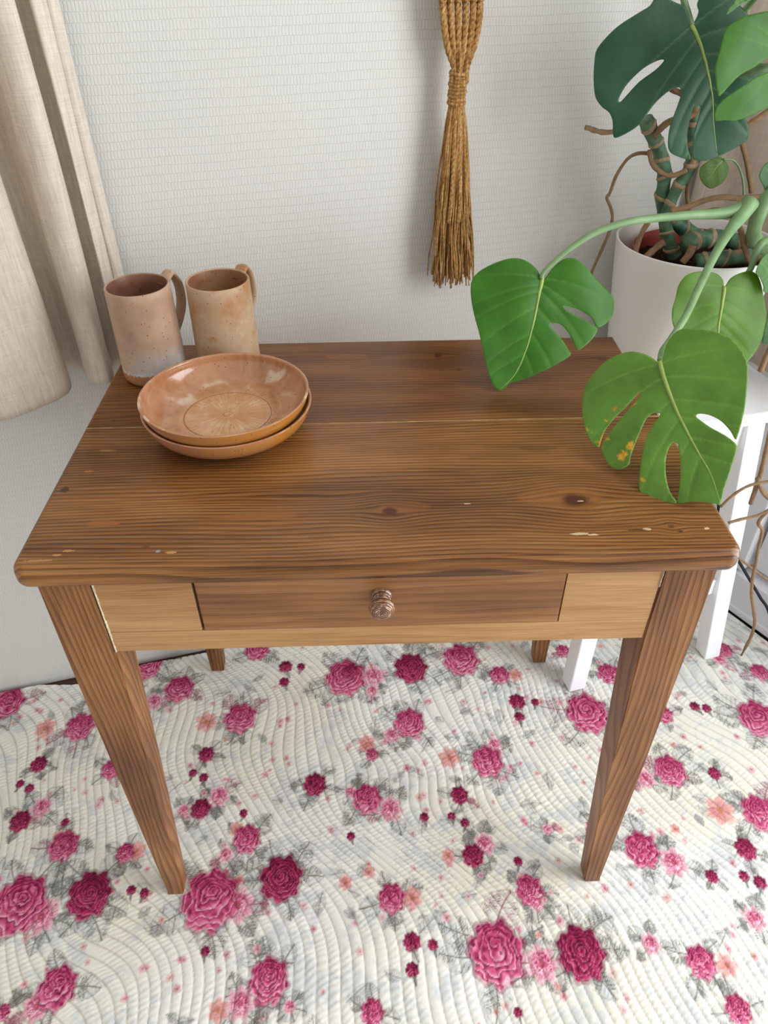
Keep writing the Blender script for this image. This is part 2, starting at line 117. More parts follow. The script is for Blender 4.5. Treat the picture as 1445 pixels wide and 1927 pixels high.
ROSES = dict(dark=[(-0.497, 0.017, 0.0375), (-0.177, 0.035, 0.0372), (0.307, -0.096, 0.0386), (0.069, 0.478, 0.0371), (-0.127, 0.208, 0.0221), (-0.666, 0.268, 0.0165), (-0.343, 0.278, 0.0156), (-0.335, 0.165, 0.0186), (-0.66, 0.151, 0.0193), (0.144, 0.178, 0.0168), (0.155, 0.063, 0.0195), (0.633, 0.06, 0.0186), (0.634, 0.207, 0.0121), (0.557, 0.016, 0.0109), (-0.473, 0.017, 0.0089), (-0.061, 0.471, 0.0185)],
 pink=[(-0.293, 0.003, 0.0479), (-0.61, 0.004, 0.046), (0.174, -0.092, 0.0453), (-0.073, 0.457, 0.0435), (0.425, 0.349, 0.0436), (0.77, 0.325, 0.0411), (-0.426, 0.438, 0.0317), (-0.287, 0.36, 0.0326), (-0.611, 0.351, 0.0302), (-0.029, 0.175, 0.0276), (0.205, 0.246, 0.0309), (0.059, 0.338, 0.0313), (-0.566, 0.102, 0.0263), (-0.243, 0.106, 0.0246), (-0.183, -0.121, 0.0311), (-0.507, -0.121, 0.0294), (0.011, -0.004, 0.0231), (0.552, 0.215, 0.0305), (0.452, 0.065, 0.0298), (0.491, -0.115, 0.0232), (0.686, 0.125, 0.0319), (0.243, 0.002, 0.0232), (0.26, 0.453, 0.0218), (0.495, 0.448, 0.0252), (0.579, 0.341, 0.0196), (-0.521, 0.252, 0.0195), (-0.779, 0.415, 0.0334), (0.38, 0.104, 0.0171), (-0.024, -0.168, 0.0175), (0.523, -0.18, 0.019), (-0.018, 0.267, 0.0125), (0.822, 0.442, 0.0206), (0.411, 0.515, 0.0166), (0.769, 0.507, 0.0189), (-0.454, 0.086, 0.0168), (-0.578, -0.152, 0.0112)],
 lite=[(-0.245, -0.007, 0.0265), (-0.566, -0.016, 0.0262), (0.242, -0.11, 0.0249), (0.014, 0.154, 0.0224), (-0.012, 0.459, 0.0252), (-0.223, -0.15, 0.0209), (-0.531, -0.145, 0.02), (0.5, 0.041, 0.023), (-0.305, 0.189, 0.0198), (-0.63, 0.176, 0.0196), (0.178, 0.083, 0.0188), (-0.473, 0.408, 0.02), (-0.277, 0.079, 0.013), (0.023, 0.311, 0.017), (-0.016, 0.42, 0.0135), (0.601, -0.054, 0.0173), (0.421, -0.086, 0.0152), (0.251, -0.02, 0.0123), (-0.366, 0.163, 0.0117), (0.75, 0.481, 0.0164), (0.224, 0.283, 0.0147), (0.294, 0.107, 0.0095), (0.5, 0.2, 0.0181), (-0.059, 0.19, 0.0119), (-0.148, -0.157, 0.0096)],
 oran=[(-0.68, 0.35, 0.0216), (-0.355, 0.354, 0.0228), (-0.434, 0.089, 0.0168), (0.132, 0.257, 0.0217), (0.045, -0.005, 0.0177), (0.529, -0.12, 0.0166), (0.616, 0.132, 0.0262), (0.294, 0.452, 0.0161), (-0.028, 0.292, 0.019), (-0.255, -0.158, 0.016), (0.523, 0.444, 0.0206), (-0.806, 0.503, 0.0116), (-0.067, 0.024, 0.0126), (-0.026, 0.041, 0.0109), (0.112, 0.064, 0.013), (-0.248, 0.034, 0.0091), (-0.58, 0.119, 0.0133), (-0.264, 0.124, 0.0134), (0.235, 0.015, 0.0126), (0.522, 0.1, 0.0095)],
 buds=[(0.041, -0.073, 0.0144), (0.074, -0.078, 0.0085), (0.039, -0.113, 0.0107), (-0.204, 0.49, 0.0151), (-0.17, 0.489, 0.0093), (-0.204, 0.449, 0.0114), (0.286, 0.383, 0.0177), (0.323, 0.38, 0.0089), (0.284, 0.345, 0.0109), (-0.687, 0.226, 0.0081), (-0.666, 0.216, 0.009), (-0.362, 0.238, 0.0082), (-0.34, 0.228, 0.0091), (-0.428, 0.022, 0.0081), (-0.405, 0.017, 0.008), (0.125, 0.137, 0.0077), (0.148, 0.124, 0.0086), (0.65, 0.358, 0.011), (0.673, 0.353, 0.0099), (-0.255, 0.154, 0.0078), (-0.577, 0.146, 0.0077), (0.075, 0.136, 0.0087), (-0.058, 0.105, 0.0076), (0.611, 0.014, 0.009), (0.634, 0.003, 0.0108), (0.232, 0.051, 0.0083), (-0.288, -0.076, 0.0076), (0.194, -0.174, 0.0071)])
BLIGHT_UV = [(0.0991, 0.0672, 0.00488), (0.103, 0.0705, 0.00413), (0.0943, 0.0635, 0.003), (0.0836, 0.0959, 0.00526), (0.0788, 0.0922, 0.00338), (0.0716, 0.0882, 0.00488), (0.0678, 0.0864, 0.003), (0.0694, 0.0341, 0.00188), (0.0838, 0.0439, 0.00188), (0.0779, 0.0721, 0.00188), (0.0883, 0.0674, 0.00188), (0.1082, 0.0442, 0.00188), (0.1071, 0.0501, 0.00188), (0.093, 0.1003, 0.00225), (0.0728, 0.1344, 0.00188), (0.0728, 0.0572, 0.0), (0.0495, 0.0387, 0.00225), (0.0975, 0.1032, 0.00225)]
CABLE = [[0.6813, 0.62, 0.45], [0.7113, 0.6, 0.2893], [0.7365, 0.58, 0.2518], [0.7585, 0.56, 0.2183], [0.7866, 0.545, 0.1794], [0.8117, 0.525, 0.1447], [0.8352, 0.507, 0.1107], [0.872, 0.47, 0.005], [0.93, 0.36, 0.005]]

# ================================================================== helpers
def tag(o, label=None, cat=None, group=None, kind=None):
    if label: o['label'] = label
    if cat: o['category'] = cat
    if group: o['group'] = group
    if kind: o['kind'] = kind
    return o

def empty(name, loc, rz=0):
    o = bpy.data.objects.new(name, None)
    o.empty_display_size = .05
    COL.objects.link(o)
    o.location = loc
    o.rotation_euler = (0, 0, rz)
    return o

def link(name, me, mat=None, parent=None, loc=None, smooth=False):
    o = bpy.data.objects.new(name, me)
    COL.objects.link(o)
    if mat: me.materials.append(mat)
    if parent: o.parent = parent
    if loc: o.location = loc
    if smooth:
        me.polygons.foreach_set('use_smooth', [True] * len(me.polygons))
    return o

def from_bm(name, bm, mat, parent=None, loc=None, smooth=False):
    bmesh.ops.recalc_face_normals(bm, faces=bm.faces)
    me = bpy.data.meshes.new(name)
    bm.to_mesh(me)
    bm.free()
    return link(name, me, mat, parent, loc, smooth)

def pyd(name, v, f, mat, parent=None, loc=None, smooth=True):
    me = bpy.data.meshes.new(name)
    me.from_pydata(v, [], f)
    me.update()
    return link(name, me, mat, parent, loc, smooth)

def hexa(bm, c, bev=0, seg=2):
    """c: 8 corners, bottom ring then top ring"""
    vs = [bm.verts.new(p) for p in c]
    fs = [bm.faces.new([vs[i] for i in q]) for q in ((3, 2, 1, 0), (4, 5, 6, 7), (0, 1, 5, 4), (1, 2, 6, 5), (2, 3, 7, 6), (3, 0, 4, 7))]
    if bev:
        es = set(e for f in fs for e in f.edges)
        bmesh.ops.bevel(bm, geom=list(es), offset=bev, segments=seg, affect='EDGES', profile=.5)

def box_c(x0, x1, y0, y1, z0, z1):
    return [(x0, y0, z0), (x1, y0, z0), (x1, y1, z0), (x0, y1, z0), (x0, y0, z1), (x1, y0, z1), (x1, y1, z1), (x0, y1, z1)]

def box(name, x0, x1, y0, y1, z0, z1, mat, parent=None, bev=.0008, loc=None):
    bm = bmesh.new()
    hexa(bm, box_c(x0, x1, y0, y1, z0, z1), bev)
    return from_bm(name, bm, mat, parent, loc)

def lathe(name, prof, mat, parent=None, seg=96, loc=None, axis='Z'):
    v, f = [], []
    n = len(prof)
    for i in range(seg):
        a = 2 * math.pi * i / seg
        for r, z in prof:
            if axis == 'Z': v.append((r * math.cos(a), r * math.sin(a), z))
            else: v.append((r * math.cos(a), -z, r * math.sin(a)))
    for i in range(seg):
        j = (i + 1) % seg
        for k in range(n - 1):
            f.append((i * n + k, j * n + k, j * n + k + 1, i * n + k + 1))
    bm = bmesh.new()
    vs = [bm.verts.new(p) for p in v]
    for q in f:
        bm.faces.new([vs[i] for i in q])
    bmesh.ops.remove_doubles(bm, verts=bm.verts, dist=1e-6)
    bmesh.ops.dissolve_degenerate(bm, edges=bm.edges, dist=1e-7)
    return from_bm(name, bm, mat, parent, loc, True)

def smooth_path(P, n):
    """Catmull-Rom resample; P rows of floats"""
    P = np.array(P, float)
    Q = np.vstack([2 * P[0] - P[1], P, 2 * P[-1] - P[-2]])
    out = []
    for i in range(1, len(Q) - 2):
        p0, p1, p2, p3 = Q[i - 1], Q[i], Q[i + 1], Q[i + 2]
        for t in np.linspace(0, 1, n, endpoint=False):
            out.append(.5 * ((2 * p1) + (p2 - p0) * t + (2 * p0 - 5 * p1 + 4 * p2 - p3) * t * t + (-p0 + 3 * p1 - 3 * p2 + p3) * t ** 3))
    out.append(P[-1])
    return np.array(out)

def tube_geo(path, rad, sides=8, flat=None, v=None, f=None):
    """sweep; path (n,3), rad (n,), parallel-transport frame. flat=(a,b) scales the two axes"""
    v = [] if v is None else v
    f = [] if f is None else f
    b0 = len(v)
    n = len(path)
    T = np.gradient(path, axis=0)
    T /= np.linalg.norm(T, axis=1)[:, None] + 1e-12
    ref = np.array([0, 0, 1.]) if abs(T[0][2]) < .9 else np.array([1., 0, 0])
    N = np.cross(T[0], ref)
    N /= np.linalg.norm(N)
    for i in range(n):
        N = N - T[i] * (N @ T[i])
        N /= np.linalg.norm(N) + 1e-12
        B = np.cross(T[i], N)
        for k in range(sides):
            a = 2 * math.pi * k / sides
            ca, sa = math.cos(a), math.sin(a)
            if flat: ca, sa = ca * flat[0], sa * flat[1]
            v.append(tuple(path[i] + rad[i] * (N * ca + B * sa)))
    for i in range(n - 1):
        for k in range(sides):
            l = (k + 1) % sides
            f.append((b0 + i * sides + k, b0 + i * sides + l, b0 + (i + 1) * sides + l, b0 + (i + 1) * sides + k))
    f.append(tuple(b0 + k for k in range(sides - 1, -1, -1)))
    f.append(tuple(b0 + (n - 1) * sides + k for k in range(sides)))
    return v, f

# ------------------------------------------------------------------ node helper
class NT:
    def __init__(s, name, rough=.5, spec=.5):
        s.mat = bpy.data.materials.new(name)
        s.mat.use_nodes = True
        s.t = s.mat.node_tree
        s.b = s.t.nodes['Principled BSDF']
        s.b.inputs['Roughness'].default_value = rough
        s.b.inputs['Specular IOR Level'].default_value = spec
        s._co = None
    def put(s, sock, val):
        if isinstance(val, bpy.types.NodeSocket): s.t.links.new(val, sock)
        else: sock.default_value = val
    def n(s, ty, ins=None, **at):
        nd = s.t.nodes.new(ty)
        for k, val in at.items(): setattr(nd, k, val)
        for k, val in (ins or {}).items(): s.put(nd.inputs[k], val)
        return nd
    def m(s, op, a, b=None, c=None, clamp=False):
        nd = s.t.nodes.new('ShaderNodeMath')
        nd.operation = op
        nd.use_clamp = clamp
        for i, x in enumerate((a, b, c)):
            if x is not None: s.put(nd.inputs[i], x)
        return nd.outputs[0]
    @property
    def co(s):
        if s._co is None: s._co = s.n('ShaderNodeTexCoord').outputs['Object']
        return s._co
    def xyz(s):
        o = s.n('ShaderNodeSeparateXYZ', {0: s.co}).outputs
        return o[0], o[1], o[2]
    def comb(s, x, y, z): return s.n('ShaderNodeCombineXYZ', {0: x, 1: y, 2: z}).outputs[0]
    def noise(s, vec, scale=5, detail=2, rough=.5, dist=0.):
        return s.n('ShaderNodeTexNoise', {'Vector': vec, 'Scale': scale, 'Detail': detail, 'Roughness': rough, 'Distortion': dist}).outputs[0]
    def ramp(s, fac, stops, interp='LINEAR'):
        nd = s.n('ShaderNodeValToRGB', {0: fac})
        cr = nd.color_ramp
        cr.interpolation = interp
        while len(cr.elements) < len(stops): cr.elements.new(.5)
        for e, (p, c) in zip(cr.elements, stops):
            e.position = p
            e.color = c if len(c) == 4 else (*c, 1)
        return nd.outputs[0]
    def mix(s, fac, a, b, mode='MIX'):
        nd = s.t.nodes.new('ShaderNodeMix')
        nd.data_type = 'RGBA'
        nd.blend_type = mode
        s.put(nd.inputs[0], fac); s.put(nd.inputs[6], a); s.put(nd.inputs[7], b)
        return nd.outputs[2]
    def step(s, x, lo, hi):
        return s.n('ShaderNodeMapRange', {0: x, 1: lo, 2: hi, 3: 0., 4: 1.}, interpolation_type='SMOOTHSTEP').outputs[0]
    def bump(s, h, dist, strength=1.):
        nd = s.n('ShaderNodeBump', {'Height': h, 'Distance': dist, 'Strength': strength})
        s.t.links.new(nd.outputs[0], s.b.inputs['Normal'])
    def color(s, c): s.put(s.b.inputs['Base Color'], c)

def plain(name, col, rough=.5, spec=.4, var=.06, nscale=20, bumpd=0.):
    t = NT(name, rough, spec)
    nz = t.noise(t.co, nscale, 4)
    c2 = tuple(max(0, c * (1 - var * 3)) for c in col[:3]) + (1,)
    c3 = tuple(min(1, c * (1 + var)) for c in col[:3]) + (1,)
    t.color(t.ramp(nz, [(.25, c2), (.7, c3)]))
    if bumpd: t.bump(t.noise(t.co, nscale * 8, 4), bumpd)
    return t.mat

def wood(name, c_dark, c_mid, c_light, grain='X', cross='Y', freq=190., knots=(), flecks=(), rough=.38, seed=0., contrast=1., spec=.4, patches=(), lw=1., bw=1.):
    """grain runs along one axis; knots=(g, c, half-length, half-width, dark) bend the grain lines round them"""
    t = NT(name, rough, spec)
    X = dict(zip('XYZ', t.xyz()))
    g, c = X[grain], X[cross]
    o = X[[a for a in 'XYZ' if a not in (grain, cross)][0]]
    c0 = c
    kmask = None
    for (kg, kc, hl, hw, dk) in knots:
        dx = t.m('DIVIDE', t.m('SUBTRACT', g, kg), hl * 3.2)
        dy = t.m('DIVIDE', t.m('SUBTRACT', c0, kc), hw * 3.0)
        d2 = t.m('ADD', t.m('MULTIPLY', dx, dx), t.m('MULTIPLY', dy, dy))
        e = t.m('POWER', 2.718, t.m('MULTIPLY', d2, -1.))
        c = t.m('SUBTRACT', c, t.m('MULTIPLY', t.m('MULTIPLY', t.m('SUBTRACT', c0, kc), e), .82))
        dx2 = t.m('DIVIDE', t.m('SUBTRACT', g, kg), hl)
        dy2 = t.m('DIVIDE', t.m('SUBTRACT', c0, kc), hw)
        d = t.m('SQRT', t.m('ADD', t.m('MULTIPLY', dx2, dx2), t.m('MULTIPLY', dy2, dy2)))
        d = t.m('ADD', d, t.m('MULTIPLY', t.m('SUBTRACT', t.noise(t.co, 90, 2), .5), .5))
        k = t.m('MULTIPLY', t.step(d, 1.15, .55), dk)
        kmask = k if kmask is None else t.m('MAXIMUM', kmask, k)
    low = t.noise(t.comb(t.m('MULTIPLY', g, 1.6), t.m('MULTIPLY', c, 9.), t.m('ADD', t.m('MULTIPLY', o, 9.), seed)), 1, 2)
    ph = t.m('ADD', t.m('MULTIPLY', c, freq), t.m('MULTIPLY', low, 9.))
    ph = t.m('ADD', ph, t.m('MULTIPLY', o, freq * .35))
    fr = t.m('FRACT', ph)
    late = t.m('MULTIPLY', t.step(fr, .25, .85), t.step(fr, 1.0, .9))
    fib = t.noise(t.comb(t.m('MULTIPLY', g, 14.), t.m('MULTIPLY', c, 620.), t.m('ADD', t.m('MULTIPLY', o, 620.), seed * 3)), 1, 3, .6)
    blot = t.noise(t.comb(t.m('MULTIPLY', g, 3.5), t.m('MULTIPLY', c, 16.), t.m('ADD', t.m('MULTIPLY', o, 16.), seed + 5)), 1, 3)
    val = t.m('ADD', t.m('MULTIPLY', late, -.26 * contrast * lw), t.m('MULTIPLY', t.m('SUBTRACT', fib, .5), .75 * contrast))
    val = t.m('ADD', val, t.m('MULTIPLY', t.m('SUBTRACT', blot, .5), 1.05 * bw))
    val = t.m('ADD', val, .60, clamp=True)
    col = t.ramp(val, [(.12, c_dark), (.52, c_mid), (.92, c_light)])
    for (pg, pc, hl, hw, pcol, al) in patches:
        dx = t.m('DIVIDE', t.m('SUBTRACT', g, pg), hl)
        dy = t.m('DIVIDE', t.m('SUBTRACT', c0, pc), hw)
        d = t.m('SQRT', t.m('ADD', t.m('MULTIPLY', dx, dx), t.m('MULTIPLY', dy, dy)))
        d = t.m('ADD', d, t.m('MULTIPLY', t.m('SUBTRACT', t.noise(t.co, 60, 3), .5), .5))
        col = t.mix(t.m('MULTIPLY', t.step(d, 1.1, .8), al), col, pcol)
    if kmask is not None:
        col = t.mix(kmask, col, t.ramp(fib, [(.3, S(52, 24, 12)), (.7, S(92, 46, 22))]))
    for (pg, pc, hl, hw, pcol) in flecks:
        dx = t.m('DIVIDE', t.m('SUBTRACT', g, pg), hl)
        dy = t.m('DIVIDE', t.m('SUBTRACT', c0, pc), hw)
        d = t.m('ADD', t.m('MULTIPLY', dx, dx), t.m('MULTIPLY', dy, dy))
        d = t.m('ADD', d, t.m('MULTIPLY', t.m('SUBTRACT', t.noise(t.co, 420, 3), .5), 2.6))
        col = t.mix(t.m('MULTIPLY', t.step(d, 1.1, .7), .85), col, pcol)
    t.color(col)
    t.put(t.b.inputs['Roughness'], t.m('ADD', t.m('MULTIPLY', fib, .22), rough - .11))
    t.bump(t.m('ADD', t.m('MULTIPLY', late, -.6), fib), .00035, .8)
    return t.mat

# ================================================================== the setting
WA = math.atan(.25)                       # the back wall stands askew behind the table
WN = Vector((math.sin(WA), -math.cos(WA), 0))
def wall_y(x): return .652 + .25 * x

def wallpaper(name, col):
    t = NT(name, .85, .2)
    x, y, z = t.xyz()
    wob = t.m('MULTIPLY', t.m('SUBTRACT', t.noise(t.comb(t.m('MULTIPLY', x, 9.), 0., t.m('MULTIPLY', z, 30.)), 1, 2), .5), .006)
    vec = t.comb(x, t.m('ADD', z, wob), 0.)
    br = t.n('ShaderNodeTexBrick', {'Vector': vec, 'Color1': (1, 1, 1, 1), 'Color2': (.7, .7, .7, 1), 'Mortar': (0, 0, 0, 1), 'Scale': 1., 'Mortar Size': .0008,
             'Mortar Smooth': .8, 'Bias': 0., 'Brick Width': .0046, 'Row Height': .0115}, offset=.37)
    nz = t.noise(t.comb(t.m('MULTIPLY', x, 260.), 0., t.m('MULTIPLY', z, 90.)), 1, 3)
    big = t.noise(t.co, 4, 3)
    h = t.m('ADD', t.m('MULTIPLY', br.outputs[0], .75), t.m('MULTIPLY', nz, .8))
    d = tuple(k * .86 for k in col[:3]) + (1,)
    col1 = t.mix(t.step(h, .1, 1.0), d, col)
    col1 = t.mix(t.m('MULTIPLY', t.step(big, .35, .75), .35), col1, tuple(k * w for k, w in zip(col[:3], (1.0, .985, .955))) + (1,))
    t.color(col1)
    t.bump(h, .0009, .55)
    return t.mat
M_WALL = wallpaper('woven_wallpaper', S(221, 221, 216))
M_WALLW = plain('white_paint_wall', S(225, 222, 216), .7, .3, .02, 6)
M_FLOOR = wood('dark_floorboards', S(38, 24, 16), S(66, 42, 28), S(90, 60, 40), 'X', 'Y', 90, seed=3)

# back wall: slab with its own thickness, local x along the wall
def slab(name, p0, p1, z0, z1, th, mat, side):
    """vertical slab from p0 to p1 in plan; thickness goes away from the room"""
    d = Vector((p1[0] - p0[0], p1[1] - p0[1], 0))
    L = d.length
    bm = bmesh.new()
    y0, y1 = (0, th) if side > 0 else (-th, 0)
    hexa(bm, box_c(0, L, y0, y1, z0, z1))
    o = from_bm(name, bm, mat)
    o.location = (p0[0], p0[1], 0)
    o.rotation_euler = (0, 0, math.atan2(d.y, d.x))
    return o
CORNER = (.742, wall_y(.742))
w = slab('wall_back', (-2.2, wall_y(-2.2)), (1.0, wall_y(1.0)), -.012, 2.5, .12, M_WALL, 1)
tag(w, 'pale woven-texture wallpaper covering the wall behind the table', kind='structure')
RD = Vector((.514, -.857, 0))            # direction of the right wall, running towards the camera side
def rw(s, off=0.):
    """point on right wall line, off = into the room"""
    return (CORNER[0] + RD.x * s - .857 * off, CORNER[1] + RD.y * s - .514 * off)
DOOR0, DOOR1 = .15, 2.02
for i, (s0, s1, z0, z1) in enumerate(((0, DOOR0, -.012, 2.5), (DOOR1, 2.5, -.012, 2.5), (DOOR0, DOOR1, 2.15, 2.5))):
    w = slab('wall_right', rw(s0), rw(s1), z0, z1, .1, M_WALLW, 1)
    tag(w, ('white painted wall in the corner behind the plant', 'white painted wall beyond the balcony door', 'white painted wall above the balcony door')[i], kind='structure')
box('floor', -2.2, 2.2, -2.2, 1.2, -.06, -.012, M_FLOOR, None, 0)
tag(bpy.data.objects['floor'], 'dark wooden floor just showing beside the quilt', kind='structure')

# balcony door at the lower right
M_PVC = plain('white_door_plastic', S(224, 225, 228), .35, .4, .015, 8)
M_RUB = plain('black_rubber_seal', S(28, 34, 42), .6, .3, .05)
def glass_mat():
    t = NT('window_glass', .02, .5)
    t.color((.9, .95, 1, 1))
    t.b.inputs['Transmission Weight'].default_value = 1.
    t.b.inputs['IOR'].default_value = 1.1
    return t.mat
door = empty('door_1', (rw(DOOR0)[0], rw(DOOR0)[1], 0), math.atan2(RD.y, RD.x))
tag(door, 'white balcony door frame at the right edge', kind='structure')
DL = DOOR1 - DOOR0
# local x along the wall, local -y into the room
box('threshold', 0, DL, -.034, .10, .012, .105, M_PVC, door, .003)
box('threshold_lip', 0, DL, -.040, .02, .002, .020, M_PVC, door, .002)
box('door_jamb', 0, .065, -.03, .10, .113, 2.15, M_PVC, door, .003)
box('door_jamb', DL - .065, DL, -.03, .10, .113, 2.15, M_PVC, door, .003)
box('door_head', .065, DL - .065, -.03, .10, 2.08, 2.15, M_PVC, door, .003)
for x0, x1 in ((.075, .135), (DL - .135, DL - .075)):
    box('sash_stile', x0, x1, -.012, .05, .125, 2.07, M_PVC, door, .006)
box('sash_rail', .135, DL - .135, -.012, .05, .125, .205, M_PVC, door, .006)
box('sash_rail', .135, DL - .135, -.012, .05, 1.99, 2.07, M_PVC, door, .006)
box('glass_pane', .135, DL - .135, .062, .068, .205, 1.99, glass_mat(), door, 0)

# ================================================================== quilt
def vnoise(x, y, seed):
    r = np.random.default_rng(seed)
    G = r.random((64, 64))
    xi = np.floor(x).astype(int); yi = np.floor(y).astype(int)
    fx = x - xi; fy = y - yi
    fx = fx * fx * (3 - 2 * fx); fy = fy * fy * (3 - 2 * fy)
    a = G[xi % 64, yi % 64]; b = G[(xi + 1) % 64, yi % 64]; c = G[xi % 64, (yi + 1) % 64]; d = G[(xi + 1) % 64, (yi + 1) % 64]
    return (a * (1 - fx) + b * fx) * (1 - fy) + (c * (1 - fx) + d * fx) * fy

def spaced(segs):
    out = [segs[0][0]]
    for a, b, st in segs:
        n = max(1, int(round((b - a) / st)))
        out += list(np.linspace(a, b, n + 1)[1:])
    return np.array(out)

def lin(rgb): return np.array(S(*rgb)[:3])

def make_quilt():
    xs = spaced([(-1.75, -1.3, .02), (-1.3, -.9, .005), (-.9, .98, .0018), (.98, 1.3, .005)])
    vs_ = spaced([(-1.3, -.65, .02), (-.65, -.24, .005), (-.24, .66, .0018)])
    gapx = [-1.75, -.81, -.726, -.68, -.64, -.60, -.54, -.50, -.45, -.38, -.2, 0, .3, .6, 1.3]
    gapv = [.012, .010, .012, .024, .034, .036, .018, .016, .020, .020, .014, .012, .014, .012, .012]
    back = .652 + .25 * xs - np.interp(xs, gapx, gapv)
    c0 = np.array(rw(0, .046)); d = np.array([RD.x, RD.y])
    right = c0[1] + (xs - c0[0]) / d[0] * d[1]
    back = np.where(xs > c0[0] - .02, np.minimum(back, right), back)
    X = np.repeat(xs[None, :], len(vs_), 0)
    # rows follow world y in the front, compress to the back edge
    Y = np.repeat(vs_[:, None], len(xs), 1)
    y1 = .66
    t = np.clip((Y + .24) / (y1 + .24), 0, 1)
    Y = np.where(Y > -.24, -.24 + t * (back[None, :] + .24), Y)
    # ---- paint
    base = np.empty(X.shape + (3,))
    tint = vnoise(X * 7 + 3, Y * 7 + 9, 1)
    blu = vnoise(X * 22, Y * 22 + 5, 2) * .6 + vnoise(X * 60, Y * 60, 3) * .4
    cream = lin((233, 229, 211)); white = lin((238, 238, 233)); grey = lin((200, 206, 209))
    base[:] = cream * (1 - tint[..., None]) + white * tint[..., None]
    fine = vnoise(X * 150, Y * 150, 4)
    k = np.clip((blu * .75 + fine * .35 - .56) * 3.2, 0, .62)[..., None]
    base = base * (1 - k) + grey * k
    dxm, dym = 1, 1
    def win(cx, cy, R):
        i0, i1 = np.searchsorted(xs, [cx - R, cx + R])
        if i1 - i0 < 2: return None
        ycol = Y[:, (i0 + i1) // 2 if (i0 + i1) // 2 < len(xs) else -1]
        j0, j1 = np.searchsorted(ycol, [cy - R * 1.3, cy + R * 1.3])
        if j1 - j0 < 2: return None
        return slice(max(0, j0 - 2), j1 + 2), slice(i0, i1)
    def blend(sl, a, col):
        base[sl] = base[sl] * (1 - a[..., None]) + col * a[..., None]
    def polar(sl, cx, cy, r, ph=0, asp=1.12):
        dx = (X[sl] - cx) / r; dy = (Y[sl] - cy) / (r * asp)
        return np.hypot(dx, dy), np.arctan2(dy, dx) + ph, dx, dy
    def leaf(cx, cy, ang, L, W, fill, vein, al):
        sl = win(cx, cy, L)
        if sl is None: return
        dx = X[sl] - cx; dy = Y[sl] - cy
        u = (dx * math.cos(ang) + dy * math.sin(ang)) / L
        v = (-dx * math.sin(ang) + dy * math.cos(ang)) / W
        v = v - .12 * np.sin(u * 3)
        wdt = np.clip(np.sin(np.clip(u, 0, 1) * np.pi) ** .75 * (1.15 - .45 * u), 0, 2)
        wdt = wdt * (1 + .06 * np.sin(u * 40))
        ins = (u > 0) & (u < 1)
        e = np.where(ins, wdt - np.abs(v), -1)
        a = np.clip(e * 6, 0, 1)
        pat = vnoise(X[sl] * 90, Y[sl] * 90, 5)
        blend(sl, a * al * (.55 + .7 * pat), fill)
        mid = np.exp(-(v * W / .0011) ** 2) * ins * (u < .97)
        lv = np.abs(((u * 7 - np.abs(v) * 1.5) % 1) - .5) * L / 7
        lat = np.exp(-(lv / .0009) ** 2) * (e > .05) * np.clip(1.6 * pat - .1, 0, 1)
        brn = np.abs(((u * 16 + np.abs(v) * 3 + pat * 2) % 1) - .5) * L / 16
        br = np.exp(-(brn / .0009) ** 2) * (e > .1) * (pat > .55) * .7
        edge = np.exp(-(e * W / .0012) ** 2) * (np.abs(e) < .4) * ins * .4
        blend(sl, np.clip(np.maximum(np.maximum(mid, lat * .9), np.maximum(edge, br)), 0, .85), vein)
    def small(cx, cy, r, c1, c2, n, cen, al=.95):
        sl = win(cx, cy, r * 1.4)
        if sl is None: return
        ph = RNG.random() * 6
        rho, th, dx, dy = polar(sl, cx, cy, r, ph)
        pe = .62 + .38 * np.abs(np.cos(n * th / 2)) ** .6
        a = np.clip((pe - rho) * 6, 0, 1)
        nz = vnoise(X[sl] * 240, Y[sl] * 240, 8)
        streak = .5 + .5 * np.cos(n * 4 * th + 3 * nz)
        f = np.clip(rho * .9 + .35 * (streak - .5) + .3 * (nz - .5), 0, 1)[..., None]
        blend(sl, a * al, c1 * (1 - f) + c2 * f)
        blend(sl, np.clip(1 - rho / .24, 0, 1) ** .5 * .9, cen)
        gap = np.exp(-(np.abs(np.cos(n * th / 2)) / .22) ** 2) * (rho > .2) * (rho < .8)
        blend(sl, gap * .45 * a, c1 * .6)
    def rose(cx, cy, r, pal, rings=5.2, off=.22):
        sl = win(cx, cy, r * 1.3)
        if sl is None: return
        ph = RNG.random() * 6.28
        rho, th, dx, dy = polar(sl, cx, cy, r)
        nz = vnoise(X[sl] * 55 / (r / .04), Y[sl] * 55 / (r / .04), int(RNG.integers(1000)))
        n2 = vnoise(X[sl] * 170 / (r / .04), Y[sl] * 170 / (r / .04), int(RNG.integers(1000)))
        outer = 1 + .07 * np.cos(7 * th + ph) + .05 * np.cos(13 * th + 2 * ph)
        a = np.clip((outer - rho) * 9, 0, 1)
        # heart of the rose sits above the centre; petals pile outward from it
        q = np.hypot(dx, dy - off * (1 - np.clip(rho, 0, 1)))
        qt = np.arctan2(dy - off * (1 - np.clip(rho, 0, 1)), dx)
        wv = q * rings + .30 * np.abs(np.sin(2.5 * qt + ph)) * (q > .25) + .38 * np.sin(3 * qt + ph + 4 * q) * (q > .5) + 1.5 * (nz - .5) + .5 * (n2 - .5) + qt / 6.283
        fr = wv % 1
        dark, midc, light, hi = pal
        sh = np.clip(fr * 1.1 + .55 * (n2 - .5) + .42 * (-dy) - .08, 0, 1)
        col = np.where((sh < .5)[..., None], dark + (midc - dark) * (sh / .5)[..., None], midc + (light - midc) * ((sh - .5) / .5)[..., None])
        lip = np.exp(-((fr - .90) / .09) ** 2) * np.clip(.45 - dy, 0, 1)
        col = col * (1 - lip[..., None] * .75) + hi * lip[..., None] * .75
        cr = np.exp(-(np.minimum(fr, 1 - fr) / .055) ** 2)
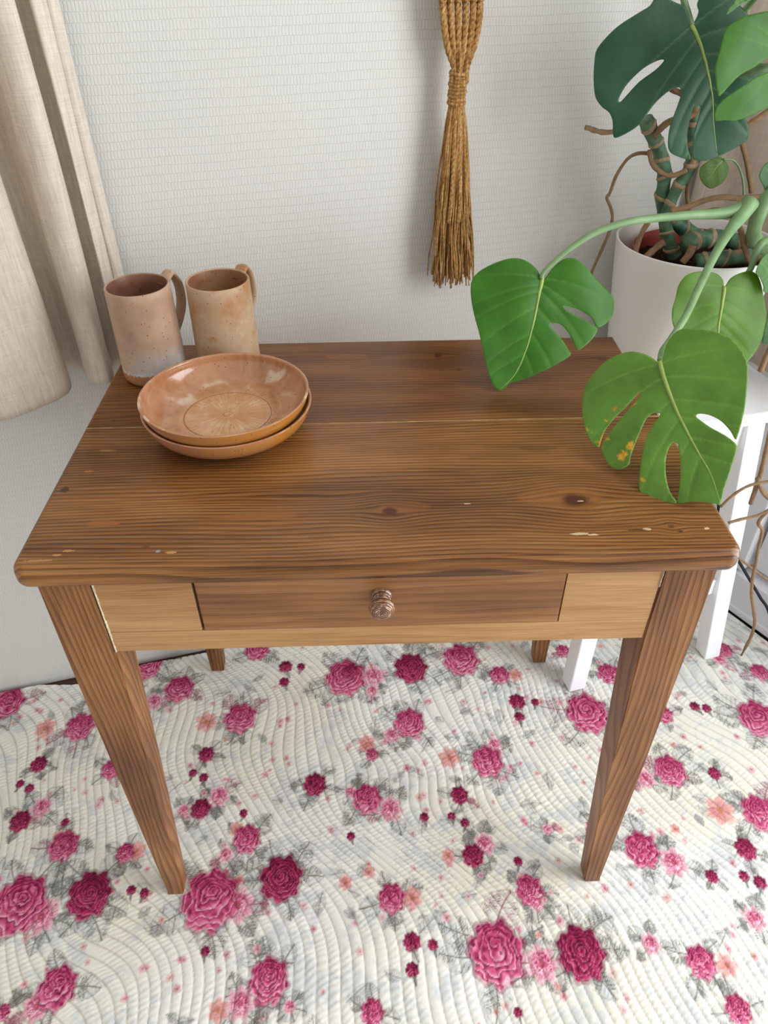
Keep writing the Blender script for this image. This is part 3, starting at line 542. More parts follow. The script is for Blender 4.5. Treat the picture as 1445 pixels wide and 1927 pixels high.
        col = col * (1 - cr[..., None] * .58) + dark * .7 * cr[..., None] * .58
        blend(sl, a, col)
        ed = np.exp(-((outer - rho) / .05) ** 2) * .5
        blend(sl, ed * (rho < outer + .05), dark)
    VE = lin((98, 96, 84)); VE2 = lin((150, 40, 75)); LF = lin((186, 190, 192)); LF2 = lin((196, 200, 202))
    P_dark = [lin((92, 14, 44)), lin((150, 32, 78)), lin((186, 62, 108)), lin((214, 130, 160))]
    P_pink = [lin((135, 30, 74)), lin((200, 78, 122)), lin((224, 128, 160)), lin((244, 208, 220))]
    P_lite = [lin((170, 60, 100)), lin((226, 140, 168)), lin((240, 190, 204)), lin((250, 228, 232))]
    R = {k: list(v) for k, v in ROSES.items()}
    # beyond the photograph the print simply goes on
    rr = np.random.default_rng(5)
    have = [(x, y) for k in R for x, y, r in R[k]]
    def free(x, y, d): return all((x - a) ** 2 + (y - b) ** 2 > d * d for a, b in have)
    for key, cnt, rad in (('pink', 46, (.022, .042)), ('dark', 22, (.016, .034)), ('lite', 26, (.014, .022)), ('oran', 20, (.012, .018))):
        for _ in range(cnt * 6):
            if cnt <= 0: break
            x = rr.uniform(-1.7, 1.28); y = rr.uniform(-1.25, .62)
            if -.62 < x < .60 and y > -.20 and y < .3: continue
            if free(x, y, .085):
                have.append((x, y)); R[key].append((x, y, rr.uniform(*rad))); cnt -= 1
    # faint twigs and tiny blossom over the ground
    for _ in range(520):
        x = rr.uniform(-1.3, 1.25); y = rr.uniform(-.6, .64)
        leaf(x, y, rr.uniform(0, 6.28), rr.uniform(.02, .045), rr.uniform(.006, .011), LF2, lin((150, 150, 145)), .22)
    for k in ('pink', 'dark', 'lite'):
        for (x, y, r) in R[k]:
            nl = 6 if r > .03 else 4
            a0 = rr.uniform(0, 6.28)
            for i in range(nl):
                a = a0 + i * 6.283 / nl + rr.uniform(-.4, .4)
                L = r * rr.uniform(.95, 1.45) + .008
                leaf(x + math.cos(a) * r * .72, y + math.sin(a) * r * .8, a + rr.uniform(-.5, .5), L, L * rr.uniform(.36, .5), LF, VE2 if rr.random() < .09 else VE, .40)
    for _ in range(900):
        x = rr.uniform(-1.3, 1.25); y = rr.uniform(-.6, .64)
        c = (lin((222, 120, 148)), lin((206, 92, 120)), lin((228, 150, 160)), lin((214, 130, 120)))[rr.integers(4)]
        small(x, y, rr.uniform(.005, .0095), c, (c + 2 * white) / 3, 5, c * .55, rr.uniform(.5, .9))
    for (x, y, r) in R['oran']:
        small(x, y, r * 1.1, lin((206, 100, 112)), lin((240, 190, 176)), 6, lin((176, 120, 50)), .85)
    for (x, y, r) in R['lite']:
        small(x, y, r * 1.15, lin((196, 62, 104)), lin((246, 206, 214)), 7, lin((196, 150, 70)))
        rose(x, y, r * .62, P_lite, 3.0, .1)
        small(x, y, r * .3, lin((170, 50, 90)), lin((214, 110, 140)), 5, lin((200, 160, 80)))
    for (x, y, r) in R['pink']: rose(x, y, r, P_pink, 5.6 if r > .03 else 4.0, .30)
    for (x, y, r) in R['dark']: rose(x, y, r, P_dark, 6.2 if r > .03 else 3.6, .08)
    for (x, y, r) in R['buds']:
        rose(x, y, r, P_dark, 2.2, .3)
        leaf(x, y - r * .6, -1.57 + rr.uniform(-.6, .6), r * 1.7, r * .3, LF, VE, .9)
    # ---- relief: wavy channel quilting with puckers between the seams
    ca, sa = math.cos(.42), math.sin(.42)
    s_ = X * ca + Y * sa
    t_ = -X * sa + Y * ca
    w1 = vnoise(X * 3.2 + 20, Y * 3.2 + 7, 21) - .5
    warp = .030 * np.sin(t_ * 10 + 1.6 * np.sin(s_ * 5) + 3 * w1) + .007 * np.sin(t_ * 24 + s_ * 8) + .05 * w1
    ph = (s_ + warp) / .0165
    dist = np.abs(((ph + .5) % 1) - .5)
    wide = vnoise(np.floor(ph + .5) * .37, np.floor(ph + .5) * .11 + 0 * ph, 31)
    puff = np.clip(np.sin(np.pi * np.clip(((ph) % 1), 0, 1)), 0, 1) ** .42
    along = t_ + .35 * warp
    puck = np.sin(along * 2 * np.pi / .0085 + 5 * vnoise(X * 45, Y * 45, 41) + 6 * vnoise(np.floor(ph) * .77, along * 9, 42))
    Z = .0024 * puff + .00036 * puck * (.3 + puff) * np.clip(vnoise(X * 30, Y * 30, 43) * 1.6, 0, 1)
    Z += .0022 * (vnoise(X * 18, Y * 18, 44) - .5)
    Z += .004 * (vnoise(X * 5, Y * 5, 45) - .5) * np.clip((back[None, :] - Y) / .1, 0, 1)
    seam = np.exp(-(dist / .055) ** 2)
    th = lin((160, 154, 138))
    base = base * (1 - .5 * seam[..., None]) + th * base * .5 * seam[..., None]  # stitch lines darkened in colour: greyish thread plus painted groove shadow
    # the hem rises and rolls a little along the wall
    eb = back[None, :] - Y
    Z += .006 * np.exp(-(eb / .012) ** 2) * (vnoise(X * 9, X * 0 + 3, 46)) - .010 * (eb < 1e-4)
    Z -= .003
    ny, nx = X.shape
    verts = np.stack([X, Y, Z], -1).reshape(-1, 3)
    idx = np.arange(ny * nx).reshape(ny, nx)
    quads = np.stack([idx[:-1, :-1], idx[:-1, 1:], idx[1:, 1:], idx[1:, :-1]], -1).reshape(-1, 4)
    me = bpy.data.meshes.new('floor_quilt')
    me.vertices.add(len(verts)); me.vertices.foreach_set('co', verts.astype(np.float32).ravel())
    me.loops.add(len(quads) * 4); me.loops.foreach_set('vertex_index', quads.astype(np.int32).ravel())
    me.polygons.add(len(quads))
    me.polygons.foreach_set('loop_start', np.arange(0, len(quads) * 4, 4, dtype=np.int32))
    me.polygons.foreach_set('loop_total', np.full(len(quads), 4, np.int32))
    me.polygons.foreach_set('use_smooth', np.ones(len(quads), bool))
    me.update(calc_edges=True)
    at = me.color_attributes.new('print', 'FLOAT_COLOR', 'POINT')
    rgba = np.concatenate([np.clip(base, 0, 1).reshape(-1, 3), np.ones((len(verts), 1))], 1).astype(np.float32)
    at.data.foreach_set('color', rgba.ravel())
    t = NT('printed_quilt_cotton', .85, .2)
    a = t.n('ShaderNodeAttribute', attribute_name='print')
    nz = t.noise(t.co, 260, 3)
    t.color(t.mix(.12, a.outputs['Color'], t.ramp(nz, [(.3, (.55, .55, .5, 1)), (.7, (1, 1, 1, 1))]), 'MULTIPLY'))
    t.bump(t.noise(t.co, 420, 3), .0006, .5)
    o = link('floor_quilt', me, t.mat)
    tag(o, 'cream quilt printed with pink roses spread over the floor', 'quilt')
make_quilt()

# ================================================================== table
TX, TY = 0., .256
table = empty('writing_table', (TX, TY, 0))
tag(table, 'brown wooden table with a single drawer and tapered legs', 'table')
W2, TD, TH, TZ = .3797, .510, .027, .76
YF, YB = -TY, TD - TY                    # local front / back edge
SEAM = .268 - TY
PUT = S(214, 190, 150)
DKF = S(52, 30, 18)
cD, cM, cL = S(72, 40, 18), S(118, 74, 36), S(166, 116, 62)
M_TOPF = wood('stained_pine_front_board', cD, S(132, 86, 44), S(176, 124, 68), 'X', 'Y', 165, contrast=1.2,
    knots=[(.013, .082 - TY, .010, .0075, .9), (.222, .094 - TY, .017, .012, .95), (.315, .045 - TY, .004, .004, .6), (-.06, .115 - TY, .03, .004, 0.)],
    patches=[(-.135, .078 - TY, .05, .0065, S(150, 92, 44), .75), (-.30, .072 - TY, .019, .0055, S(152, 92, 44), .8), (.205, .10 - TY, .05, .018, S(150, 95, 46), .45), (.03, .088 - TY, .03, .012, S(140, 88, 44), .35), (.20, .20 - TY, .025, .006, S(50, 46, 20), .4)],
    flecks=[(.214, .036 - TY, .010, .0020, PUT), (.228, .034 - TY, .006, .0016, PUT), (.288, .041 - TY, .005, .0020, PUT), (.277, .040 - TY, .012, .0012, DKF),
            (-.217, .022 - TY, .006, .0022, S(196, 150, 90)), (-.231, .024 - TY, .0025, .0022, S(150, 160, 165)), (-.325, .028 - TY, .006, .002, S(190, 140, 84)), (-.335, .022 - TY, .005, .0018, S(190, 140, 84)),
            (-.352, .014 - TY, .016, .0014, S(186, 140, 90)), (.322, .036 - TY, .003, .002, DKF), (.352, .04 - TY, .003, .002, PUT), (.228, .092 - TY, .004, .0012, PUT), (.10, .092 - TY, .004, .0009, PUT),
            (-.345, .171 - TY, .006, .002, S(170, 120, 70)), (-.335, .215 - TY, .012, .0018, S(170, 125, 75)), (-.245, .031 - TY, .004, .003, S(105, 52, 24)), (-.362, .135 - TY, .005, .006, DKF)], rough=.33, seed=1.3)
M_TOPB = wood('stained_pine_back_board', cD, S(116, 72, 36), S(156, 104, 56), 'X', 'Y', 150,
    knots=[(.098, .452 - TY, .007, .009, .9), (.125, .405 - TY, .004, .005, .6), (.34, .43 - TY, .008, .006, .8), (-.10, .46 - TY, .05, .006, 0.)],
    patches=[(.06, .45 - TY, .05, .01, S(140, 88, 44), .5), (-.04, .455 - TY, .035, .008, S(140, 88, 44), .5)],
    flecks=[(-.30, .31 - TY, .006, .002, S(180, 130, 80)), (-.345, .285 - TY, .003, .002, DKF)], rough=.33, seed=7.7)
M_LEG = wood('stained_leg_wood', S(78, 42, 20), S(134, 86, 46), S(178, 128, 78), 'Z', 'X', 130, rough=.42, seed=2.1)
M_APR = wood('pale_apron_wood', S(128, 84, 48), S(178, 132, 84), S(206, 164, 116), 'X', 'Z', 60, rough=.5, seed=4.2, contrast=1.1, lw=.35, bw=.8)
M_DRW = wood('drawer_front_wood', S(92, 54, 28), S(140, 94, 56), S(176, 128, 82), 'X', 'Z', 70, rough=.45, seed=5.2, contrast=1.0, lw=.5)
M_RESI = plain('old_cream_paint', S(214, 204, 176), .8, .2, .1, 200)

def board(name, y0, y1, round_front, mat):
    """plank with rounded outer corners and a softened edge, as stacked outline rings"""
    rc = .016
    pts = []
    def arc(cx, cy, a0, a1, n=8):
        for i in range(n + 1):
            a = math.radians(a0 + (a1 - a0) * i / n)
            pts.append((cx + rc * math.cos(a), cy + rc * math.sin(a)))
    def edge_pts(ax, ay, bx, by, n):
        for i in range(1, n): pts.append((ax + (bx - ax) * i / n, ay + (by - ay) * i / n))
    if round_front:
        arc(-W2 + rc, y0 + rc, 180, 270); edge_pts(-W2 + rc, y0, W2 - rc, y0, 24); arc(W2 - rc, y0 + rc, 270, 360)
        pts.append((W2, y1)); edge_pts(W2, y1, -W2, y1, 24); pts.append((-W2, y1))
    else:
        rc = .004
        pts.append((-W2, y0)); edge_pts(-W2, y0, W2, y0, 24); pts.append((W2, y0))
        arc(W2 - rc, y1 - rc, 0, 90, 4); edge_pts(W2 - rc, y1, -W2 + rc, y1, 24); arc(-W2 + rc, y1 - rc, 90, 180, 4)
    P = np.array(pts)
    cen = np.array([0, (y0 + y1) / 2])
    seam_y = y1 if round_front else y0
    rings = []
    prof = [(0.006, 0), (.002, .0015), (0, .006), (0, .017), (.0015, .0225), (.0045, .0258), (.0075, .027)]
    for ins, z in prof:
        Q = P.copy()
        # inset except on the seam side (there only a hair)
        Q[:, 0] = np.clip(P[:, 0], -W2 + ins, W2 - ins)
        yi0 = ins if round_front else min(ins, .0006)
        yi1 = min(ins, .0006) if round_front else ins
        Q[:, 1] = np.clip(P[:, 1], y0 + yi0, y1 - yi1)
        if round_front:   # keep corners round
            for s in (-1, 1):
                c = np.array([s * (W2 - rc), y0 + rc])
                mk = (P[:, 0] * s > W2 - rc - 1e-9) & (P[:, 1] < y0 + rc + 1e-9)
                dv = P[mk] - c
                Q[mk] = c + dv * (1 - ins / rc)
        rings.append([(x, y, TZ - TH + z) for x, y in Q])
    v = [p for r in rings for p in r]
    n = len(P)
    f = []
    for k in range(len(rings) - 1):
        for i in range(n):
            j = (i + 1) % n
            f.append((k * n + i, k * n + j, (k + 1) * n + j, (k + 1) * n + i))
    f.append(tuple(range(n - 1, -1, -1)))
    f.append(tuple((len(rings) - 1) * n + i for i in range(n)))
    o = pyd(name, v, f, mat, table, smooth=False)
    me = o.data
    fl = [len(p.vertices) == 4 for p in me.polygons]
    me.polygons.foreach_set('use_smooth', fl)
    return o
b1 = board('top_board', YF, SEAM - .0009, True, M_TOPF)
b2 = board('top_board', SEAM + .0011, YB, False, M_TOPB)
b1['label'] = 'front plank of the table top with dark knots'
b2['label'] = 'back plank of the table top'
box('seam_filler', -W2 + .004, W2 - .004, SEAM - .0009, SEAM + .0011, TZ - .02, TZ - .0003, plain('seam_filler_putty', S(190, 158, 112), .8, .2, .15, 60), table, 0)

LZ = TZ - TH + .0005
def leg(sx, front):
    x0, x1 = .364, .306                  # outer, inner at the top
    yo = .0133 - TY if front else TD - .002 - TY
    d = 1 if front else -1
    def ring(z, wx, wy):
        xo = sx * x0; xi = sx * (x0 - wx); ya = yo; yb = yo + d * wy
        xa, xb = min(xo, xi), max(xo, xi); y0, y1 = min(ya, yb), max(ya, yb)
        return [(xa, y0, z), (xb, y0, z), (xb, y1, z), (xa, y1, z)]
    bm = bmesh.new()
    R = [ring(.0, .024, .024), ring(.006, .0275, .0275), ring(.30, .0425, .0425), ring(.612, .058, .057), ring(LZ, .058, .057)]
    V = [[bm.verts.new(p) for p in r] for r in R]
    for a, b in zip(V, V[1:]):
        for i in range(4):
            j = (i + 1) % 4
            bm.faces.new((a[i], a[j], b[j], b[i]))
    bm.faces.new(V[0][::-1]); bm.faces.new(V[-1])
    es = [e for e in bm.edges if abs(e.verts[0].co.z - e.verts[1].co.z) > .05]
    bmesh.ops.bevel(bm, geom=es, offset=.002, segments=2, affect='EDGES')
    return from_bm('leg', bm, M_LEG, table)
for s in (-1, 1):
    for fr in (True, False):
        leg(s, fr)
AF = .0145 - TY                          # apron face
box('apron_panel', -.3055, -.2015, AF, AF + .02, .6478, LZ, M_APR, table, .0006)
box('apron_panel', .2025, .3055, AF, AF + .02, .6474, LZ, M_APR, table, .0004)
box('lower_rail', -.3055, .3055, AF, AF + .02, .6155, .6470, M_APR, table, .0008)
for s in (-1, 1):
    x0, x1 = sorted((s * .334, s * .354))
    box('side_apron', x0, x1, AF + .054, YB - .058, .6155, LZ, M_LEG, table, .0006)
box('back_apron', -.3055, .3055, YB - .022, YB - .004, .6155, LZ, M_APR, table, .0006)
box('drawer_runner', -.330, .330, AF + .022, AF + .030, .60, LZ - .08, M_LEG, table, 0) if False else None
drawer = box('drawer', -.1985, .2010, AF - .0008, AF + .019, .6482, LZ - .0008, M_DRW, table, .0010)
# drawer carcass behind the front
box('drawer_box', -.192, .195, AF + .0195, AF + .36, .652, .722, M_APR, table, .001)
def knob():
    prof = [(0, 0), (.0112, 0), (.0118, .0012), (.0114, .0026), (.0098, .0032), (.0098, .0044), (.0104, .0056), (.0098, .0068), (.0076, .0076), (.0062, .0092), (.0060, .0112),
            (.0072, .0126), (.0104, .0140), (.0128, .0156), (.0140, .0178), (.0141, .0198), (.0136, .0212), (.0126, .0214), (.0129, .0226), (.0124, .0242), (.0114, .0254), (.0100, .0257), (.0101, .0266), (.0094, .0276),
            (.0080, .0282), (.0060, .0285), (.0052, .0281), (.0050, .0286), (.0040, .0291), (.0030, .0288), (.0027, .0290), (0, .0292)]
    t = NT('turned_knob_varnish', .18, .6)
    x, y, z = t.xyz()
    r = t.m('SQRT', t.m('ADD', t.m('MULTIPLY', x, x), t.m('MULTIPLY', z, z)))
    wv = t.m('SINE', t.m('ADD', t.m('MULTIPLY', r, 2600.), t.m('MULTIPLY', y, 2400.)))
    nz = t.noise(t.co, 300, 3)
    t.color(t.ramp(t.m('ADD', t.m('MULTIPLY', wv, .3), nz), [(.2, S(52, 28, 16)), (.5, S(128, 76, 40)), (.72, S(150, 96, 60)), (.95, S(216, 196, 160))]))
    t.b.inputs['Coat Weight'].default_value = .6
    o = lathe('knob', prof, t.mat, drawer, 48, (.0015, AF - .0006, .697), 'Y')
    o['label'] = 'small turned glossy wooden knob'
knob()
def residue(x0, z0, x1, z1, n, wmax, seed):
    r = random.Random(seed)
    v, f = [], []
    for i in range(n + 1):
        t = i / n
        x = x0 + (x1 - x0) * t; z = z0 + (z1 - z0) * t
        w = wmax * (.25 + r.random() * .75)
        y = AF - .0013 - .0006 * r.random()
        v += [(x - w * .5, AF + .001, z), (x - w * .25, y, z + r.uniform(-.001, .001)), (x + w * .4, y, z + r.uniform(-.001, .001)), (x + w, AF + .001, z)]
    for i in range(n):
        for k in range(3): f.append((i * 4 + k, i * 4 + k + 1, i * 4 + k + 5, i * 4 + k + 4))
    pyd('paint_residue', v, f, M_RESI, table)
residue(-.3062, LZ, -.3058, .615, 60, .0022, 4)
residue(.3058, LZ, .3060, .70, 20, .0016, 9)

# ================================================================== stoneware
def stoneware(name, kind, seed):
    t = NT(name, .42 if kind != 'bowl' else .2, .5)
    x, y, z = t.xyz()
    P = t.n('ShaderNodeVectorMath', {0: t.co, 1: (seed, seed * 1.7, seed * .6)}, operation='ADD').outputs[0]
    n1 = t.noise(P, 16, 4, .6)
    n2 = t.noise(P, 38, 5, .65)
    r = t.m('SQRT', t.m('ADD', t.m('MULTIPLY', x, x), t.m('MULTIPLY', y, y)))
    if kind == 'mug':
        col = t.ramp(n1, [(.30, S(164, 112, 66)), (.45, S(180, 146, 112)), (.62, S(188, 160, 130)), (.74, S(178, 124, 68))])
        col = t.mix(t.m('MULTIPLY', t.step(n2, .55, .7), .4), col, S(206, 184, 158))
        inner = t.m('MULTIPLY', t.step(r, .0405, .0395), t.step(z, .008, .012))
        col = t.mix(inner, col, t.ramp(n2, [(.3, S(112, 56, 30)), (.7, S(142, 80, 46))]))
    elif kind == 'pinkmug':
        col = t.ramp(n1, [(.30, S(164, 130, 106)), (.5, S(182, 150, 124)), (.72, S(192, 164, 134))])
        # pale ash glaze running down towards the base, ending in drips
        ang = t.n('ShaderNodeMath', {0: y, 1: x}, operation='ARCTAN2').outputs[0]
        drip = t.noise(t.comb(t.m('MULTIPLY', ang, 9.), 0., 2.), 1, 2)
        drip2 = t.noise(t.comb(t.m('MULTIPLY', ang, 2.2), 0., 7.), 1, 1)
        end = t.m('ADD', t.m('MULTIPLY', drip, .018), t.m('MULTIPLY', drip2, .010))
        end = t.m('ADD', end, .004)
        above = t.m('SUBTRACT', z, end)
        glz = t.m('MULTIPLY', t.step(above, 0., .0012), t.step(t.m('ADD', above, t.m('MULTIPLY', n1, .05)), .068, .030))
        side = t.step(t.m('ADD', t.m('MULTIPLY', t.m('ADD', x, t.m('MULTIPLY', y, -.4)), 16.), n1), .1, .9)
        glz = t.m('MULTIPLY', glz, t.m('ADD', t.m('MULTIPLY', side, .65), t.m('MULTIPLY', t.step(above, .006, 0.), .8), clamp=True))
        col = t.mix(glz, col, t.ramp(n2, [(.3, S(186, 190, 190)), (.7, S(222, 224, 222))]))
        col = t.mix(t.step(above, .001, -.002), col, S(168, 116, 78))
        inner = t.m('MULTIPLY', t.step(r, .0405, .0395), t.step(z, .008, .012))
        col = t.mix(inner, col, t.ramp(n2, [(.3, S(112, 70, 52)), (.7, S(142, 98, 76))]))
    else:
        st = t.noise(t.comb(t.m('MULTIPLY', x, 24.), t.m('MULTIPLY', y, 24.), seed), 1, 4, .6, .8)
        wallc = t.ramp(st, [(.28, S(158, 100, 62)), (.48, S(182, 128, 90)), (.60, S(190, 140, 104)), (.74, S(212, 182, 150))])
        ang = t.n('ShaderNodeMath', {0: y, 1: x}, operation='ARCTAN2').outputs[0]
        ray_ = t.noise(t.comb(t.m('MULTIPLY', t.m('COSINE', ang), 16.), t.m('MULTIPLY', t.m('SINE', ang), 16.), t.m('MULTIPLY', r, 25.)), 1, 4, .7)
        floorc = t.ramp(t.m('ADD', t.m('MULTIPLY', ray_, .5), t.m('MULTIPLY', n2, .5)), [(.32, S(186, 124, 76)), (.50, S(204, 156, 112)), (.66, S(222, 192, 158))])
        inside = t.step(t.m('ADD', r, t.m('MULTIPLY', n2, .024)), .080, .058)
        col = t.mix(inside, wallc, floorc)
        for rr_, wd in ((.056, .0016), (.0055, .0010), (.0025, .0008)):
            ring = t.step(t.m('ABSOLUTE', t.m('SUBTRACT', r, rr_)), wd * 1.8, wd * .3)
            col = t.mix(t.m('MULTIPLY', ring, .22), col, S(208, 146, 112))
        pale = t.m('MULTIPLY', t.step(t.noise(P, 14, 3, .5, .6), .58, .66), t.step(r, .05, .07))
        col = t.mix(t.m('MULTIPLY', pale, .7), col, S(226, 206, 178))
        # amber outside
        nrm = t.n('ShaderNodeSeparateXYZ', {0: t.n('ShaderNodeNewGeometry').outputs['True Normal']}).outputs[2]
        outm = t.step(nrm, .0, -.15)
        outc = t.ramp(t.m('ADD', t.m('MULTIPLY', x, 3.2), n1), [(.25, S(178, 122, 88)), (.5, S(188, 132, 76)), (.75, S(190, 126, 48))])
        col = t.mix(outm, col, outc)
    vo = t.n('ShaderNodeTexVoronoi', {'Vector': P, 'Scale': 230., 'Randomness': 1.})
    sz = t.n('ShaderNodeSeparateColor', {0: vo.outputs['Color']}).outputs[0]
    spk = t.m('MULTIPLY', t.step(vo.outputs['Distance'], .24, .12), t.m('GREATER_THAN', sz, .80))
    col = t.mix(t.m('MULTIPLY', spk, .85), col, S(58, 38, 26))
    t.color(col)
    t.put(t.b.inputs['Roughness'], t.m('ADD', t.m('MULTIPLY', n2, .2), .34 if kind != 'bowl' else .10))
    if kind == 'bowl':
        t.b.inputs['Coat Weight'].default_value = .6
        t.b.inputs['Coat Roughness'].default_value = .06
    t.bump(t.m('ADD', n2, t.m('MULTIPLY', t.noise(P, 220, 3), .4)), .0007, .35)
    return t.mat

def mug(label, cx, cy, r, h, ang, mat, hout, z_lo, tilt):
    root = empty('stoneware_mug', (cx, cy, TZ))
    tag(root, label, 'mug', 'tall stoneware mugs on the table')
    rb = r * 1.035
    wall_t = .0038
    prof = [(0, .0005), (rb * .80, .0005), (rb * .92, .0012), (rb * .985, .0050), (rb, .010)]
    for i in range(1, 13):
        t_ = i / 12
        prof.append((rb + (r - rb) * t_, .010 + (h - .0125 - .010) * t_))
    prof += [(r - .0002, h - .0016), (r - .0010, h - .0004), (r - .0019, h), (r - .0029, h - .0005), (r - wall_t, h - .0020)]
    for i in range(1, 10):
        prof.append((r - wall_t + (rb - r) * i / 9, h - .002 - (h - .02) * i / 9))
    prof += [(rb - wall_t - .004, .0105), (rb * .6, .009), (0, .009)]
    b = lathe('mug_body', prof, mat, root, 96)
    # pulled strap handle
    zt = h - .010
    P = [(r - .002, 0, zt - .006), (r + .010, 0, zt + .004), (r + hout * .62, 0, zt + .006), (r + hout * .93, 0, zt - .010), (r + hout, 0, zt - .030),
         (r + hout * .86, 0, z_lo + .024), (r + hout * .52, 0, z_lo + .008), (r + .006, 0, z_lo - .002), (rb - .002, 0, z_lo - .006)]
    pth = smooth_path(P, 8)
    rd = np.interp(np.linspace(0, 1, len(pth)), [0, .12, .5, .88, 1], [1.15, 1., .92, .9, 1.0]) * .0100
    v, f = tube_geo(pth, rd, 14, (1.0, .40))
    hd = pyd('mug_handle', v, f, mat, root)
    hd.rotation_euler = (0, 0, ang)
    b.rotation_euler = (0, 0, tilt)
    return root
mug('pinkish stoneware mug with pale glaze drips near its base', -.3147, .412, .0432, .134, math.radians(56), stoneware('pink_speckled_stoneware', 'pinkmug', 3.1), .029, .052, 0)
mug('tan stoneware mug with orange blush, farther right of the two', -.2107, .4325, .0436, .131, math.radians(62), stoneware('tan_speckled_stoneware', 'mug', 8.4), .029, .052, 0)

def bowl(label, cx, cy, z, r, h, foot, mat, rz):
    o_prof = [(0, .0035), (foot * .80, .0035), (foot * .86, 0), (foot, 0), (foot + .004, .0035), (foot + .018, .0075), (r * .865, h * .36), (r * .935, h * .55), (r * .98, h * .78), (r, h * .96), (r, h - .0006), (r - .0011, h), (r - .0026, h - .0004),
              (r - .0040, h - .0022), (r * .955, h * .74), (r * .905, h * .53), (r * .83, h * .34), (r * .70, h * .215), (r * .58, h * .165), (r * .53, h * .150), (r * .51, h * .156), (r * .3, h * .150), (r * .07, h * .150), (r * .05, h * .162), (r * .03, h * .150), (0, h * .150)]
    P = smooth_path(o_prof, 3)
    P[:, 0] = np.clip(P[:, 0], 0, None)
    o = lathe('stoneware_bowl', [tuple(p) for p in P], mat, None, 128, (cx, cy, z))
    o.rotation_euler = (0, 0, rz)
    tag(o, label, 'bowl', 'stacked stoneware bowls')
BX, BY = -.1875, .2590
bowl('amber-glazed stoneware bowl standing on the table, lower of the pair', BX + .001, BY + .002, TZ, .1062, .0400, .060, stoneware('amber_bowl_glaze', 'bowl', 5.), .6)
bowl('glossy speckled stoneware bowl stacked on top of the amber one', BX, BY, TZ + .0158, .1050, .0400, .060, stoneware('tan_bowl_glaze', 'bowl', 1.), .1)

# ================================================================== curtains
def linen(name, col, transl):
    t = NT(name, .9, .1)
    n1 = t.noise(t.co, 700, 2)
    x, y, z = t.xyz()
    slub = t.noise(t.comb(t.m('MULTIPLY', x, 260.), t.m('MULTIPLY', y, 260.), t.m('MULTIPLY', z, 26.)), 1, 3, .6)
    slub2 = t.noise(t.comb(t.m('MULTIPLY', x, 30.), t.m('MULTIPLY', y, 30.), t.m('MULTIPLY', z, 900.)), 1, 2, .6)
    f = t.m('ADD', t.m('MULTIPLY', slub, .6), t.m('MULTIPLY', slub2, .4))
    d = tuple(k * .74 for k in col[:3]) + (1,)
    l = tuple(min(1, k * 1.06) for k in col[:3]) + (1,)
    c = t.ramp(f, [(.3, d), (.65, l)])
    t.color(c)
    t.bump(t.m('ADD', f, n1), .0006, .5)
    tr = t.n('ShaderNodeBsdfTranslucent', {'Color': c})
    ms = t.n('ShaderNodeMixShader', {0: transl})
    t.t.links.new(t.b.outputs[0], ms.inputs[1]); t.t.links.new(tr.outputs[0], ms.inputs[2])
    t.t.links.new(ms.outputs[0], t.t.nodes['Material Output'].inputs[0])
    return t.mat

def curtain(label, plan, z0, z1, mat, hem_side, seed):
    path = smooth_path([(x, y, 0) for x, y in plan], 14)[:, :2]
    n = len(path)
    nz = 70
    zs = np.linspace(0, 1, nz + 1) ** 1.15
    T = np.gradient(path, axis=0); T /= np.linalg.norm(T, axis=1)[:, None]
    Nn = np.stack([T[:, 1], -T[:, 0]], 1)
    v = []
    s = np.cumsum(np.r_[0, np.linalg.norm(np.diff(path, axis=0), axis=1)])
    cx = np.mean(path, axis=0)
    for k in range(nz + 1):
        z = z0 + (z1 - z0) * zs[k]
        h = z - z0
        wob = .0035 * np.sin(s * 22 + h * 3.1 + seed) * min(1, h * 3) + .002 * np.sin(s * 55 + h * 7)
        hem = .0016 if h < .03 else 0.
        dz = .004 * np.sin(s * 17 + seed) * max(0, 1 - h * 5)
        for i in range(n):
            p = path[i] + Nn[i] * (wob[i] + hem)
            v.append((p[0], p[1], z + dz[i]))
    f = []
    for k in range(nz):
        for i in range(n - 1):
            f.append((k * n + i, k * n + i + 1, (k + 1) * n + i + 1, (k + 1) * n + i))
    root = empty('linen_curtain', (path[n // 2][0], path[n // 2][1], z0))
    tag(root, label, 'curtain', 'linen curtains')
    off = Vector(root.location)
    o = pyd('curtain_cloth', [tuple(Vector(p) - off) for p in v], f, mat, root)
    md = o.modifiers.new('thick', 'SOLIDIFY'); md.thickness = .0014; md.offset = 0
    # sewn side hem: a narrow doubled band with its stitched edge
    e = path[-1] if hem_side > 0 else path[0]
    tdir = T[-1] if hem_side > 0 else -T[0]
    nd = Nn[-1] if hem_side > 0 else Nn[0]
    hv, hf = [], []
    for k in range(nz + 1):
        z = z0 + (z1 - z0) * zs[k]
        wv = .0012 * math.sin(z * 9 + seed)
        for a, b in ((-.004, .0030), (.003, .0042), (.012, .0036), (.0145, .0016), (.0145, -.0008), (-.004, -.0008)):
            p = e - tdir * (.010 - a) + nd * (b + wv)
            hv.append((p[0] - off.x, p[1] - off.y, z - off.z))
    for k in range(nz):
        for i in range(6):
            j = (i + 1) % 6
            hf.append((k * 6 + i, k * 6 + j, k * 6 + 6 + j, k * 6 + 6 + i))
    pyd('side_hem', hv, hf, mat, root)
    return root
M_LIN = linen('beige_linen', S(236, 224, 208), .15)
